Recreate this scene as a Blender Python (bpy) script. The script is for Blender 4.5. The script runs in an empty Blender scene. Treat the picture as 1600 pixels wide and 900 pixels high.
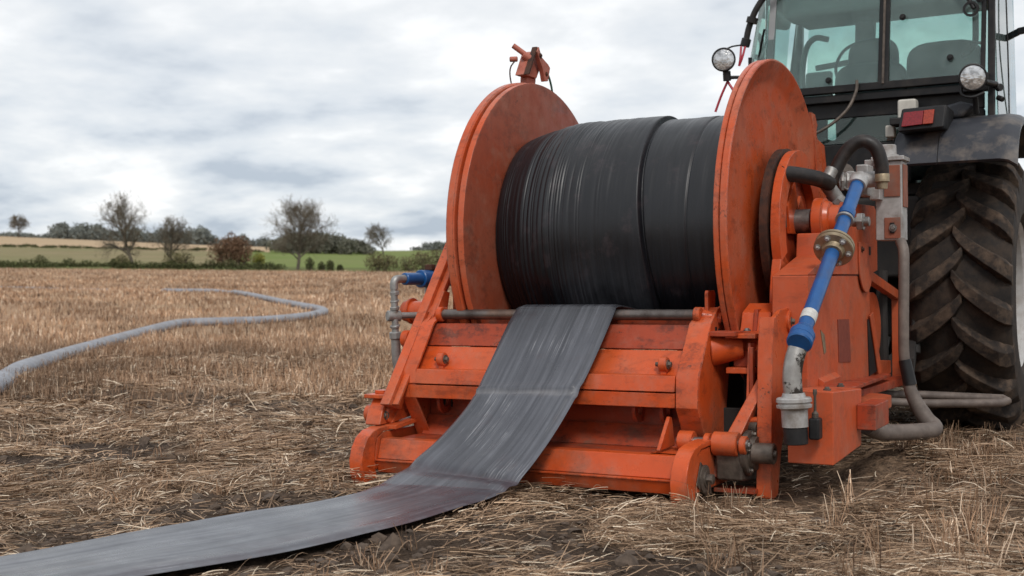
import bpy, bmesh, math, random
import numpy as np
from mathutils import Vector, Matrix

random.seed(7)
RNG = np.random.default_rng(11)
SC = bpy.context.scene
COL = SC.collection

# ------------------------------------------------------------------ camera
CAM = np.array([2.0105, -5.3665, 1.05])
FWD = np.array([-0.479, 0.878]); RGT = np.array([0.878, 0.479])
cam_d = bpy.data.cameras.new('camera'); cam = bpy.data.objects.new('camera', cam_d); COL.objects.link(cam)
mx = [0.87777144, 0.47894285, -0.01144752]
my = [-0.00802534, -0.0091916, -0.99992555]
mz = [-0.47901241, 0.87779796, -0.00422445]
m = Matrix(((mx[0], -my[0], -mz[0], CAM[0]), (mx[1], -my[1], -mz[1], CAM[1]), (mx[2], -my[2], -mz[2], CAM[2]), (0, 0, 0, 1)))
cam.matrix_world = m
cam_d.sensor_width = 36.0; cam_d.lens = 36.0 * 1910 / 1600
cam_d.clip_start = 0.05; cam_d.clip_end = 6000
cam_d.dof.use_dof = True; cam_d.dof.focus_distance = 6.1; cam_d.dof.aperture_fstop = 3.7
SC.camera = cam

# ------------------------------------------------------------------ light, sky, exposure
SC.view_settings.view_transform = 'Standard'; SC.view_settings.look = 'None'
SC.view_settings.exposure = 0.22; SC.view_settings.gamma = 1.0
try: SC.view_settings.use_curve_mapping = False
except Exception: pass
SUN_DIR = Vector((0.42, -0.62, 0.80)).normalized()     # towards the sun, behind thin cloud
sun_d = bpy.data.lights.new('sun', 'SUN'); sun_d.energy = 1.5; sun_d.angle = math.radians(14); sun_d.color = (1.0, 0.965, 0.92)
sun = bpy.data.objects.new('sun', sun_d); COL.objects.link(sun)
sun.rotation_euler = SUN_DIR.to_track_quat('Z', 'Y').to_euler(); sun.location = (0, 0, 30)

world = bpy.data.worlds.new('World'); SC.world = world; world.use_nodes = True
wn = world.node_tree.nodes; wl = world.node_tree.links; wn.clear()
def wnode(t, **k):
    n = wn.new(t)
    for a, b in k.items(): setattr(n, a, b)
    return n
w_out = wnode('ShaderNodeOutputWorld'); w_bg = wnode('ShaderNodeBackground'); w_bg.inputs['Strength'].default_value = 0.1
w_sky = wnode('ShaderNodeTexSky', sky_type='NISHITA'); w_sky.sun_disc = False
w_sky.sun_elevation = math.asin(SUN_DIR.z); w_sky.sun_rotation = math.atan2(SUN_DIR.x, SUN_DIR.y)
w_tc = wnode('ShaderNodeTexCoord'); w_sep = wnode('ShaderNodeSeparateXYZ'); wl.new(w_tc.outputs['Generated'], w_sep.inputs[0])
w_add = wnode('ShaderNodeMath', operation='ADD'); w_add.inputs[1].default_value = 0.23
w_max = wnode('ShaderNodeMath', operation='MAXIMUM'); w_max.inputs[1].default_value = 0.0
wl.new(w_sep.outputs['Z'], w_max.inputs[0]); wl.new(w_max.outputs[0], w_add.inputs[0])
w_dx = wnode('ShaderNodeMath', operation='DIVIDE'); w_dy = wnode('ShaderNodeMath', operation='DIVIDE')
wl.new(w_sep.outputs['X'], w_dx.inputs[0]); wl.new(w_add.outputs[0], w_dx.inputs[1])
wl.new(w_sep.outputs['Y'], w_dy.inputs[0]); wl.new(w_add.outputs[0], w_dy.inputs[1])
w_cmb = wnode('ShaderNodeCombineXYZ'); wl.new(w_dx.outputs[0], w_cmb.inputs[0]); wl.new(w_dy.outputs[0], w_cmb.inputs[1])
w_n1 = wnode('ShaderNodeTexNoise'); w_n1.inputs['Scale'].default_value = 1.25; w_n1.inputs['Detail'].default_value = 7; w_n1.inputs['Roughness'].default_value = 0.52; w_n1.inputs['Distortion'].default_value = 0.5
w_n2 = wnode('ShaderNodeTexNoise'); w_n2.inputs['Scale'].default_value = 3.4; w_n2.inputs['Detail'].default_value = 6; w_n2.inputs['Roughness'].default_value = 0.5
w_off = wnode('ShaderNodeVectorMath', operation='ADD'); w_off.inputs[1].default_value = (3.7, 1.2, 0.4)
wl.new(w_cmb.outputs[0], w_n1.inputs['Vector']); wl.new(w_cmb.outputs[0], w_off.inputs[0]); wl.new(w_off.outputs[0], w_n2.inputs['Vector'])
w_mixn = wnode('ShaderNodeMix', data_type='FLOAT'); w_mixn.inputs[0].default_value = 0.48
wl.new(w_n1.outputs['Fac'], w_mixn.inputs[2]); wl.new(w_n2.outputs['Fac'], w_mixn.inputs[3])
w_rmp = wnode('ShaderNodeValToRGB')
e = w_rmp.color_ramp.elements
e[0].position = 0.40; e[0].color = (0.40, 0.465, 0.555, 1)
e[1].position = 0.585; e[1].color = (1.05, 1.05, 1.05, 1)
k = e.new(0.46); k.color = (0.63, 0.68, 0.74, 1)
k = e.new(0.53); k.color = (0.82, 0.84, 0.86, 1)
wl.new(w_mixn.outputs[0], w_rmp.inputs[0])
# thinner, brighter cloud higher up; blue-grey banks lower down
w_hr = wnode('ShaderNodeMapRange'); w_hr.inputs['From Min'].default_value = 0.02; w_hr.inputs['From Max'].default_value = 0.26
w_hr.inputs['To Min'].default_value = 0.0; w_hr.inputs['To Max'].default_value = 0.50
wl.new(w_sep.outputs['Z'], w_hr.inputs['Value'])
w_hi = wnode('ShaderNodeMix', data_type='RGBA'); w_hi.inputs[7].default_value = (0.80, 0.82, 0.835, 1)
wl.new(w_hr.outputs[0], w_hi.inputs[0]); wl.new(w_rmp.outputs[0], w_hi.inputs[6])
w_sc = wnode('ShaderNodeMix', data_type='RGBA', blend_type='MULTIPLY'); w_sc.inputs[0].default_value = 1.0
w_sc.inputs[7].default_value = (9.6, 9.6, 9.6, 1); wl.new(w_hi.outputs[2], w_sc.inputs[6])
w_mx = wnode('ShaderNodeMix', data_type='RGBA'); w_mx.inputs[0].default_value = 0.93
wl.new(w_sky.outputs[0], w_mx.inputs[6]); wl.new(w_sc.outputs[2], w_mx.inputs[7])
wl.new(w_mx.outputs[2], w_bg.inputs['Color']); wl.new(w_bg.outputs[0], w_out.inputs[0])

# ------------------------------------------------------------------ material helpers
def new_mat(name):
    mt = bpy.data.materials.new(name); mt.use_nodes = True
    nt = mt.node_tree; nt.nodes.clear()
    out = nt.nodes.new('ShaderNodeOutputMaterial'); b = nt.nodes.new('ShaderNodeBsdfPrincipled')
    nt.links.new(b.outputs[0], out.inputs[0])
    return mt, nt, b
class NT:
    def __init__(s, nt): s.nt = nt
    def n(s, t, **k):
        nd = s.nt.nodes.new(t)
        for a, b in k.items(): setattr(nd, a, b)
        return nd
    def l(s, a, b): s.nt.links.new(a, b)
    def noise(s, scale, detail=4, rough=0.55, vec=None, dist=0.0):
        nd = s.n('ShaderNodeTexNoise'); nd.inputs['Scale'].default_value = scale; nd.inputs['Detail'].default_value = detail
        nd.inputs['Roughness'].default_value = rough; nd.inputs['Distortion'].default_value = dist
        if vec is not None: s.l(vec, nd.inputs['Vector'])
        return nd.outputs['Fac']
    def step(s, v, a, b, lo=0.0, hi=1.0):
        nd = s.n('ShaderNodeMapRange'); nd.inputs['From Min'].default_value = a; nd.inputs['From Max'].default_value = b
        nd.inputs['To Min'].default_value = lo; nd.inputs['To Max'].default_value = hi
        s.l(v, nd.inputs['Value']); return nd.outputs[0]
    def mix(s, fac, a, b, mode='MIX'):
        nd = s.n('ShaderNodeMix', data_type='RGBA', blend_type=mode)
        for sock, v in ((nd.inputs[0], fac), (nd.inputs[6], a), (nd.inputs[7], b)):
            if isinstance(v, (int, float)): sock.default_value = v
            elif isinstance(v, tuple): sock.default_value = (*v, 1) if len(v) == 3 else v
            else: s.l(v, sock)
        return nd.outputs[2]
    def math(s, op, a, b=None):
        nd = s.n('ShaderNodeMath', operation=op)
        for i, v in enumerate((a, b)):
            if v is None: continue
            if isinstance(v, (int, float)): nd.inputs[i].default_value = v
            else: s.l(v, nd.inputs[i])
        return nd.outputs[0]
    def pos(s): return s.n('ShaderNodeNewGeometry').outputs['Position']
    def mapping(s, vec, scale=(1, 1, 1), rot=(0, 0, 0)):
        nd = s.n('ShaderNodeMapping'); nd.inputs['Scale'].default_value = scale; nd.inputs['Rotation'].default_value = rot
        s.l(vec, nd.inputs['Vector']); return nd.outputs[0]
    def bump(s, h, strength, dist, b):
        nd = s.n('ShaderNodeBump'); nd.inputs['Strength'].default_value = strength; nd.inputs['Distance'].default_value = dist
        s.l(h, nd.inputs['Height']); s.l(nd.outputs[0], b.inputs['Normal'])

def worn_paint(name, base, fade, under, rough=0.42, wear=1.0, mud=0.5):
    mt, nt, b = new_mat(name); N = NT(nt); P = N.pos()
    n1 = N.noise(2.3, 5, 0.6, P); n2 = N.noise(11, 6, 0.62, P); n3 = N.noise(60, 5, 0.65, P)
    streak = N.noise(1.0, 5, 0.6, N.mapping(P, (26, 26, 3.0)))
    c = N.mix(N.step(n1, 0.40, 0.72, 0, 0.75), base, fade)
    c = N.mix(N.step(n2, 0.45, 0.75, 0, 0.35), c, tuple(x * 0.62 for x in base))
    c = N.mix(N.step(streak, 0.56, 0.74, 0, 0.42 * wear), c, tuple(0.5 * x + 0.5 * y for x, y in zip(under, base)))
    chip = N.math('MULTIPLY', N.step(n3, 0.58, 0.62), N.step(N.noise(3.3, 6, 0.7, P), 0.57, 0.64))
    smear = N.math('MULTIPLY', N.step(N.noise(5.5, 7, 0.72, N.mapping(P, (0.6, 1, 1.5))), 0.55, 0.68), 0.62 * wear)
    bev = N.n('ShaderNodeBevel', samples=4); bev.inputs['Radius'].default_value = 0.010
    g = N.n('ShaderNodeNewGeometry')
    dt = N.n('ShaderNodeVectorMath', operation='DOT_PRODUCT'); N.l(bev.outputs[0], dt.inputs[0]); N.l(g.outputs['Normal'], dt.inputs[1])
    edge = N.step(dt.outputs['Value'], 0.985, 0.86)
    edge = N.math('MULTIPLY', edge, N.step(N.noise(26, 5, 0.65, P), 0.46, 0.56))
    w = N.math('MULTIPLY', N.math('MAXIMUM', chip, edge), min(1.0, 0.85 * wear))
    c = N.mix(smear, c, tuple(0.55 * x + 0.25 * y for x, y in zip(under, base)))
    c = N.mix(w, c, under)
    nm = N.noise(4.5, 7, 0.7, P)
    sepz = N.n('ShaderNodeSeparateXYZ'); N.l(P, sepz.inputs[0])
    mudm = N.math('MULTIPLY', N.step(sepz.outputs['Z'], 0.75, 0.05), N.step(nm, 0.50, 0.66, 0, mud))
    c = N.mix(mudm, c, (0.10, 0.066, 0.045))
    grime = N.math('MULTIPLY', N.step(N.noise(3.1, 9, 0.78, N.mapping(P, (1, 1, 1.6))), 0.55, 0.63, 0, 0.78 * wear), N.step(n3, 0.36, 0.60, 0.25, 1.0)); c = N.mix(grime, c, tuple(0.30 * x + 0.6 * y for x, y in zip(base, under)))
    spots = N.step(N.noise(150, 2, 0.5, P), 0.70, 0.74, 0, 0.7 * wear); c = N.mix(N.math('MULTIPLY', spots, N.step(n1, 0.5, 0.6)), c, under)
    dust = N.math('MULTIPLY', N.step(N.noise(7, 6, 0.7, P), 0.50, 0.74), 0.30)
    c = N.mix(dust, c, (0.30, 0.20, 0.15))
    N.l(c, b.inputs['Base Color'])
    r = N.math('ADD', N.step(n2, 0.3, 0.8, rough - 0.1, rough + 0.2), N.math('MULTIPLY', w, 0.2))
    N.l(r, b.inputs['Roughness']); b.inputs['Specular IOR Level'].default_value = 0.40
    N.bump(N.math('ADD', N.math('MULTIPLY', n3, 0.4), N.math('MULTIPLY', w, -0.8)), 0.25, 0.003, b)
    return mt

def mottled(name, c1, c2, rough=0.5, metal=0.0, scale=14, bump=0.2, r2=None, dirt=None, dirt_amt=0.5, dirt_at=(0.5, 0.68), spec=0.5):
    mt, nt, b = new_mat(name); N = NT(nt); P = N.pos(); b.inputs['Specular IOR Level'].default_value = spec
    n1 = N.noise(scale, 6, 0.62, P); n2 = N.noise(scale * 5, 4, 0.6, P); n3 = N.noise(scale * 0.45, 6, 0.66, P)
    c = N.mix(N.step(n1, 0.35, 0.68), c1, c2)
    if dirt is not None:
        dm = N.step(n3, dirt_at[0], dirt_at[1], 0, dirt_amt); c = N.mix(dm, c, dirt)
    N.l(c, b.inputs['Base Color'])
    N.l(N.step(n1, 0.3, 0.75, rough, r2 if r2 is not None else min(1, rough + 0.2)), b.inputs['Roughness'])
    b.inputs['Metallic'].default_value = metal
    if bump: N.bump(N.math('ADD', N.math('MULTIPLY', n2, 0.5), n1), bump, 0.004, b)
    return mt

M = {}
M['orange'] = worn_paint('orange_paint', (0.55, 0.076, 0.014), (0.51, 0.125, 0.048), (0.040, 0.023, 0.016), 0.33)
M['orange_reel'] = worn_paint('orange_reel_paint', (0.51, 0.080, 0.020), (0.46, 0.160, 0.095), (0.06, 0.03, 0.02), 0.30, wear=1.0, mud=0.2)
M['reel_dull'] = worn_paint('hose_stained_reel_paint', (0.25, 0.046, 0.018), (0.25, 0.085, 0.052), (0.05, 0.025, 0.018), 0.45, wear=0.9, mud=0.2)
M['orange_box'] = worn_paint('orange_housing_paint', (0.50, 0.082, 0.024), (0.47, 0.118, 0.052), (0.10, 0.055, 0.035), 0.45, wear=0.75, mud=0.7)
M['red_dark'] = worn_paint('stained_red_paint', (0.36, 0.046, 0.012), (0.25, 0.048, 0.020), (0.03, 0.018, 0.014), 0.5, wear=1.6, mud=1.0)
M['vent_red'] = mottled('red_vent', (0.22, 0.038, 0.018), (0.17, 0.032, 0.016), 0.5, 0, 20, 0.1)
M['rust'] = mottled('rusty_disc', (0.035, 0.018, 0.012), (0.10, 0.035, 0.017), 0.6, 0.3, 18, 0.5, dirt=(0.012, 0.010, 0.010), dirt_amt=0.8)
M['steel'] = mottled('worn_steel', (0.34, 0.33, 0.31), (0.20, 0.19, 0.18), 0.32, 0.85, 22, 0.12, dirt=(0.10, 0.06, 0.04), dirt_amt=0.6)
M['roller'] = mottled('worn_roller_steel', (0.16, 0.14, 0.13), (0.06, 0.045, 0.04), 0.35, 0.7, 9, 0.15, dirt=(0.30, 0.17, 0.11), dirt_amt=0.5)
M['galv'] = mottled('galvanised_pipe', (0.36, 0.36, 0.35), (0.24, 0.235, 0.225), 0.42, 0.55, 25, 0.2, dirt=(0.16, 0.12, 0.09), dirt_amt=0.6)
M['flaked'] = mottled('flaked_metal_elbow', (0.42, 0.405, 0.38), (0.28, 0.265, 0.25), 0.32, 0.65, 14, 0.3, dirt=(0.035, 0.027, 0.022), dirt_amt=0.97, dirt_at=(0.515, 0.545))
M['alloy'] = mottled('pale_alloy', (0.47, 0.46, 0.45), (0.32, 0.31, 0.295), 0.45, 0.4, 16, 0.3, dirt=(0.16, 0.12, 0.09), dirt_amt=0.7)
M['brass'] = mottled('dull_brass_flange', (0.36, 0.29, 0.19), (0.24, 0.19, 0.125), 0.42, 0.6, 26, 0.25, dirt=(0.10, 0.07, 0.05), dirt_amt=0.5)
M['grease'] = mottled('greasy_steel', (0.13, 0.105, 0.085), (0.055, 0.042, 0.034), 0.42, 0.35, 20, 0.5, dirt=(0.20, 0.15, 0.12), dirt_amt=0.5)
M['blue'] = mottled('blue_enamel', (0.008, 0.090, 0.285), (0.006, 0.065, 0.21), 0.28, 0, 9, 0.06, dirt=(0.05, 0.06, 0.10), dirt_amt=0.55, dirt_at=(0.54, 0.7))
M['white_band'] = mottled('pale_label_band', (0.58, 0.57, 0.54), (0.42, 0.40, 0.38), 0.5, 0, 60, 0.1)
M['black'] = mottled('black_plastic', (0.008, 0.008, 0.009), (0.015, 0.014, 0.014), 0.38, 0, 18, 0.1, dirt=(0.07, 0.055, 0.045), dirt_amt=0.25, spec=0.35)
M['black_hose'] = mottled('black_rubber_hose', (0.010, 0.008, 0.0075), (0.022, 0.017, 0.015), 0.42, 0, 30, 0.35, dirt=(0.070, 0.048, 0.038), dirt_amt=0.45, spec=0.4)
M['grey_pipe'] = mottled('dusty_grey_hose', (0.150, 0.120, 0.102), (0.095, 0.075, 0.064), 0.55, 0, 16, 0.4, dirt=(0.25, 0.20, 0.165), dirt_amt=0.4)
M['tyre'] = mottled('muddy_tyre_rubber', (0.012, 0.011, 0.011), (0.026, 0.021, 0.018), 0.65, 0, 16, 0.5, dirt=(0.085, 0.058, 0.040), dirt_amt=0.6, dirt_at=(0.40, 0.72), spec=0.2)
M['lug'] = mottled('dusty_tyre_lugs', (0.018, 0.0145, 0.013), (0.042, 0.031, 0.024), 0.7, 0, 22, 0.6, dirt=(0.15, 0.102, 0.070), dirt_amt=0.65, dirt_at=(0.46, 0.70), spec=0.2)
M['rim'] = mottled('grey_wheel_rim', (0.46, 0.45, 0.44), (0.38, 0.365, 0.35), 0.45, 0, 8, 0.1, dirt=(0.20, 0.15, 0.11), dirt_amt=0.5)
M['fender'] = mottled('dusty_black_fender', (0.026, 0.028, 0.035), (0.044, 0.046, 0.054), 0.38, 0, 7, 0.15, dirt=(0.24, 0.195, 0.155), dirt_amt=0.65, dirt_at=(0.52, 0.70), spec=0.4)
M['cab_black'] = mottled('black_cab_frame', (0.007, 0.007, 0.008), (0.014, 0.013, 0.013), 0.35, 0, 12, 0.05, dirt=(0.075, 0.06, 0.05), dirt_amt=0.3, spec=0.3)
M['headliner'] = mottled('grey_headliner', (0.36, 0.37, 0.375), (0.31, 0.32, 0.325), 0.85, 0, 10, 0.1)
M['seat'] = mottled('grey_seat_fabric', (0.050, 0.055, 0.058), (0.075, 0.08, 0.083), 0.85, 0, 30, 0.2)
M['green_paint'] = mottled('dark_green_bonnet', (0.012, 0.065, 0.035), (0.010, 0.05, 0.028), 0.35, 0, 8, 0.05)
M['cream'] = mottled('cream_box', (0.55, 0.52, 0.46), (0.42, 0.40, 0.35), 0.5, 0, 12, 0.1)
M['dark'] = mottled('dirty_chassis_iron', (0.010, 0.009, 0.009), (0.024, 0.020, 0.017), 0.7, 0.0, 10, 0.3)
M['red_cable'] = mottled('red_cable', (0.42, 0.03, 0.05), (0.36, 0.025, 0.045), 0.4, 0, 10, 0)
M['grey_hose'] = mottled('pale_grey_field_hose', (0.29, 0.295, 0.32), (0.20, 0.205, 0.23), 0.5, 0, 5, 0.1, dirt=(0.20, 0.16, 0.13), dirt_amt=0.6, dirt_at=(0.5, 0.7))
M['hazed_pink'] = worn_paint('weathered_pink_red_paint', (0.42, 0.105, 0.065), (0.38, 0.14, 0.10), (0.10, 0.05, 0.04), 0.5, wear=1.0, mud=0)

def lens_mat(name, col, rough=0.15, emit=None):
    mt, nt, b = new_mat(name); N = NT(nt); P = N.pos()
    c = N.mix(N.step(N.noise(90, 2, 0.5, P), 0.4, 0.6), col, tuple(x * 0.72 for x in col)); N.l(c, b.inputs['Base Color'])
    b.inputs['Roughness'].default_value = rough; return mt
M['red_lens'] = lens_mat('red_lens', (0.22, 0.010, 0.016)); M['amber_lens'] = lens_mat('amber_lens', (0.34, 0.040, 0.016)); M['box_panel'] = mottled('rusty_orange_panel', (0.27, 0.085, 0.045), (0.19, 0.065, 0.04), 0.5, 0, 16, 0.2, dirt=(0.16, 0.12, 0.10), dirt_amt=0.6)
mt, nt, b = new_mat('lamp_reflector'); N = NT(nt); P = N.pos()
b.inputs['Metallic'].default_value = 0.8; b.inputs['Roughness'].default_value = 0.22
N.l(N.mix(N.step(N.noise(30, 3, 0.5, P), 0.4, 0.6), (0.62, 0.62, 0.62), (0.34, 0.34, 0.34)), b.inputs['Base Color'])
N.bump(N.noise(45, 2, 0.5, P), 0.35, 0.01, b); M['reflector'] = mt

def glass_mat(name, tint, dust=0.06, gloss=1.0):
    mt = bpy.data.materials.new(name); mt.use_nodes = True; nt = mt.node_tree; nt.nodes.clear(); N = NT(nt)
    out = N.n('ShaderNodeOutputMaterial'); tr = N.n('ShaderNodeBsdfTransparent'); tr.inputs[0].default_value = (*tint, 1)
    gl = N.n('ShaderNodeBsdfGlossy'); gl.inputs['Roughness'].default_value = 0.03; gl.inputs[0].default_value = (1, 1, 1, 1)
    fr = N.n('ShaderNodeFresnel'); fr.inputs['IOR'].default_value = 1.45
    df = N.n('ShaderNodeBsdfDiffuse'); df.inputs[0].default_value = (0.42, 0.56, 0.53, 1)
    m1 = N.n('ShaderNodeMixShader'); m2 = N.n('ShaderNodeMixShader')
    P = N.pos(); nz = N.noise(5.5, 7, 0.7, P)
    N.l(N.step(nz, 0.35, 0.75, dust * 0.75, dust * 1.7), m1.inputs[0]); N.l(tr.outputs[0], m1.inputs[1]); N.l(df.outputs[0], m1.inputs[2])
    N.l(fr.outputs[0], m2.inputs[0]); N.l(m1.outputs[0], m2.inputs[1]); N.l(gl.outputs[0], m2.inputs[2]); N.l(m2.outputs[0], out.inputs[0])
    return mt
M['glass'] = glass_mat('green_cab_glass', (0.82, 0.95, 0.92), 0.13); M['glass_side'] = glass_mat('blue_green_glass_reflection_tint', (0.45, 0.68, 0.80), 0.30)  # side glass: tint and raised dust value paint in a light-blue reflection
M['glass_dark'] = glass_mat('dirty_lower_glass', (0.72, 0.82, 0.78), 0.03)

# layflat hose: rubber with lengthwise streaks that follow the UV map
def rubber(name, c1, c2, rough, streak_amt, scuff, clean=None, gloss_spread=0.25):
    mt, nt, b = new_mat(name); N = NT(nt); uv = N.n('ShaderNodeUVMap').outputs[0]; P = N.pos()
    s1 = N.noise(1, 6, 0.6, N.mapping(uv, (0.9, 30, 1))); s2 = N.noise(1, 6, 0.65, N.mapping(uv, (2.2, 120, 1))); n = N.noise(5, 6, 0.65, P)
    blot = N.noise(2.2, 5, 0.6, P)
    c = N.mix(N.step(s1, 0.36, 0.66), c1, c2)
    s3 = N.noise(1, 5, 0.6, N.mapping(uv, (0.55, 9, 1))); c = N.mix(N.step(s3, 0.38, 0.62, 0.5, 0.0), c, tuple(x * 0.6 for x in c1))
    c = N.mix(N.step(blot, 0.42, 0.70, 0, 0.6), c, tuple(x * 0.62 for x in c1))
    c = N.mix(N.step(s2, 0.40, 0.62, 0.12, 0), c, tuple(x * 0.55 for x in c1))
    sc = N.math('MULTIPLY', N.step(s2, 0.53, 0.66), N.step(N.noise(2.6, 6, 0.62, P), 0.52, 0.66, 0, scuff)); c = N.mix(sc, c, (0.46, 0.46, 0.48))
    if clean:
        va = N.n('ShaderNodeVertexColor', layer_name='tint'); vs = N.n('ShaderNodeSeparateColor'); N.l(va.outputs[0], vs.inputs[0])
        c = N.mix(N.math('MULTIPLY', vs.outputs[0], N.step(n, 0.35, 0.6, 0.05, 0.45)), c, (0.26, 0.25, 0.25)); c = N.mix(N.math('MULTIPLY', vs.outputs[1], N.step(N.noise(6, 6, 0.7, N.mapping(P, (1, 1, 1))), 0.36, 0.56, 0, 0.85)), c, (0.050, 0.034, 0.042))
    dm = N.step(N.noise(8, 7, 0.7, P), 0.56, 0.72, 0, 0.35); c = N.mix(dm, c, (0.075, 0.05, 0.055))
    if not clean:
        vw = N.n('ShaderNodeVertexColor', layer_name='tint'); vx = N.n('ShaderNodeSeparateColor'); N.l(vw.outputs[0], vx.inputs[0])
        c = N.mix(N.math('MULTIPLY', vx.outputs[0], N.step(N.math('ADD', N.math('MULTIPLY', s1, 0.5), N.math('MULTIPLY', n, 0.5)), 0.36, 0.60, 0.1, 0.9)), c, (0.050, 0.052, 0.060))
    if clean:
        su = N.n('ShaderNodeSeparateXYZ'); N.l(uv, su.inputs[0]); c = N.mix(N.step(N.math('ADD', su.outputs['X'], N.math('MULTIPLY', s1, 0.35)), 0.50, 0.90), clean, c)
    N.l(c, b.inputs['Base Color'])
    N.l(N.step(N.math('ADD', N.math('MULTIPLY', s3, 0.6), N.math('MULTIPLY', n, 0.4)), 0.34, 0.66, rough, rough + gloss_spread), b.inputs['Roughness'])
    b.inputs['Specular IOR Level'].default_value = 0.5
    N.bump(N.math('ADD', N.math('MULTIPLY', s1, streak_amt), N.math('MULTIPLY', s2, 0.35 * streak_amt)), 0.6, 0.005, b)
    return mt
M['hose_wound'] = rubber('wound_black_rubber', (0.0060, 0.0065, 0.0090), (0.0115, 0.0122, 0.0160), 0.30, 0.14, 0.01, gloss_spread=0.18)
M['hose_strip'] = rubber('flat_grey_black_rubber', (0.060, 0.063, 0.076), (0.165, 0.171, 0.195), 0.17, 0.40, 0.75, gloss_spread=0.30, clean=(0.016, 0.0165, 0.019))

# ------------------------------------------------------------------ mesh builder
class MB:
    def __init__(s): s.v = []; s.f = []; s.uv = None
    def quad(s, *pts):
        o = len(s.v); s.v += [tuple(p) for p in pts]; s.f.append(tuple(range(o, o + len(pts)))); return s
    def box(s, x0, x1, y0, y1, z0, z1):
        o = len(s.v)
        s.v += [(x, y, z) for x in (x0, x1) for y in (y0, y1) for z in (z0, z1)]
        for q in ((0, 1, 3, 2), (4, 6, 7, 5), (0, 4, 5, 1), (2, 3, 7, 6), (0, 2, 6, 4), (1, 5, 7, 3)): s.f.append(tuple(o + i for i in q))
        return s
    def hexa(s, a, b):      # a, b: two matching quads (bottom, top)
        o = len(s.v); s.v += [tuple(p) for p in a] + [tuple(p) for p in b]
        for q in ((3, 2, 1, 0), (4, 5, 6, 7), (0, 1, 5, 4), (1, 2, 6, 5), (2, 3, 7, 6), (3, 0, 4, 7)): s.f.append(tuple(o + i for i in q))
        return s
    def prism(s, pts, axis, a0, a1):   # polygon of 2-D points, swept along axis
        n = len(pts); o = len(s.v)
        for a in (a0, a1):
            for p, q in pts: s.v.append({'x': (a, p, q), 'y': (p, a, q), 'z': (p, q, a)}[axis])
        s.f.append(tuple(o + i for i in range(n))[::-1]); s.f.append(tuple(o + n + i for i in range(n)))
        for i in range(n): j = (i + 1) % n; s.f.append((o + i, o + j, o + n + j, o + n + i))
        return s
    def frame(s, d):
        d = Vector(d).normalized(); u = d.cross(Vector((0, 0, 1)))
        if u.length < 1e-4: u = Vector((1, 0, 0))
        u.normalize(); return d, u, u.cross(d).normalized() * -1
    def lathe(s, p0, d, prof, seg=24):     # prof: (distance along d, radius)
        d, u, w = s.frame(d); p0 = Vector(p0); rows = []
        for a, r in prof:
            c = p0 + d * a
            if r < 1e-6: rows.append([len(s.v)]); s.v.append(tuple(c)); continue
            rows.append(list(range(len(s.v), len(s.v) + seg)))
            for i in range(seg):
                t = 2 * math.pi * i / seg; s.v.append(tuple(c + u * (r * math.cos(t)) + w * (r * math.sin(t))))
        for A, B in zip(rows, rows[1:]):
            for i in range(seg):
                j = (i + 1) % seg
                if len(A) == 1 and len(B) == 1: continue
                if len(A) == 1: s.f.append((A[0], B[j], B[i]))
                elif len(B) == 1: s.f.append((A[i], A[j], B[0]))
                else: s.f.append((A[i], A[j], B[j], B[i]))
        return s
    def cyl(s, p0, p1, r, seg=20, r2=None, ch=0.0):
        d = Vector(p1) - Vector(p0); L = d.length; r2 = r if r2 is None else r2
        ch = ch or min(0.004, r * 0.2, L * 0.2)
        return s.lathe(p0, d, [(0, 0), (0, r - ch), (ch, r), (L - ch, r2), (L, r2 - ch), (L, 0)], seg)
    def tube(s, pts, r, seg=12, cap=True, flat=1.0):
        pts = [Vector(p) for p in pts]; n = len(pts); rs = r if isinstance(r, (list, tuple)) else [r] * n
        rows = []; pu = None
        for i in range(n):
            d = (pts[min(i + 1, n - 1)] - pts[max(i - 1, 0)]).normalized()
            if pu is None:
                _, u, w = s.frame(d)
            else:
                u = (pu - d * pu.dot(d)); u.normalize(); w = d.cross(u)
            pu = u; rows.append(list(range(len(s.v), len(s.v) + seg)))
            for k in range(seg):
                t = 2 * math.pi * k / seg; s.v.append(tuple(pts[i] + u * (rs[i] * math.cos(t)) + w * (rs[i] * flat * math.sin(t))))
        for A, B in zip(rows, rows[1:]):
            for i in range(seg): j = (i + 1) % seg; s.f.append((A[i], A[j], B[j], B[i]))
        if cap: s.f.append(tuple(rows[0][::-1])); s.f.append(tuple(rows[-1]))
        return s
    def build(s, name, mat, parent=None, bevel=0.0, smooth=35, label=None, fix=True):
        me = bpy.data.meshes.new(name); me.from_pydata(s.v, [], s.f)
        if fix:
            bm = bmesh.new(); bm.from_mesh(me); bmesh.ops.recalc_face_normals(bm, faces=bm.faces); bm.to_mesh(me); bm.free()
        me.polygons.foreach_set('use_smooth', [True] * len(me.polygons))
        me.set_sharp_from_angle(angle=math.radians(smooth))
        me.materials.append(mat); o = bpy.data.objects.new(name, me); COL.objects.link(o)
        if parent is not None: o.parent = parent
        if bevel:
            md = o.modifiers.new('edge', 'BEVEL'); md.width = bevel; md.segments = 2; md.limit_method = 'ANGLE'; md.angle_limit = math.radians(40); md.harden_normals = True
        if label: o['label'] = label
        return o
def thing(name, label, cat, group=None):
    o = bpy.data.objects.new(name, None); COL.objects.link(o); o.empty_display_size = 0.2
    o['label'] = label; o['category'] = cat; o['kind'] = 'thing'
    if group: o['group'] = group
    return o
def tag(o, label=None, cat=None, kind=None, group=None):
    if label: o['label'] = label
    if cat: o['category'] = cat
    if kind: o['kind'] = kind
    if group: o['group'] = group
    return o
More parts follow.
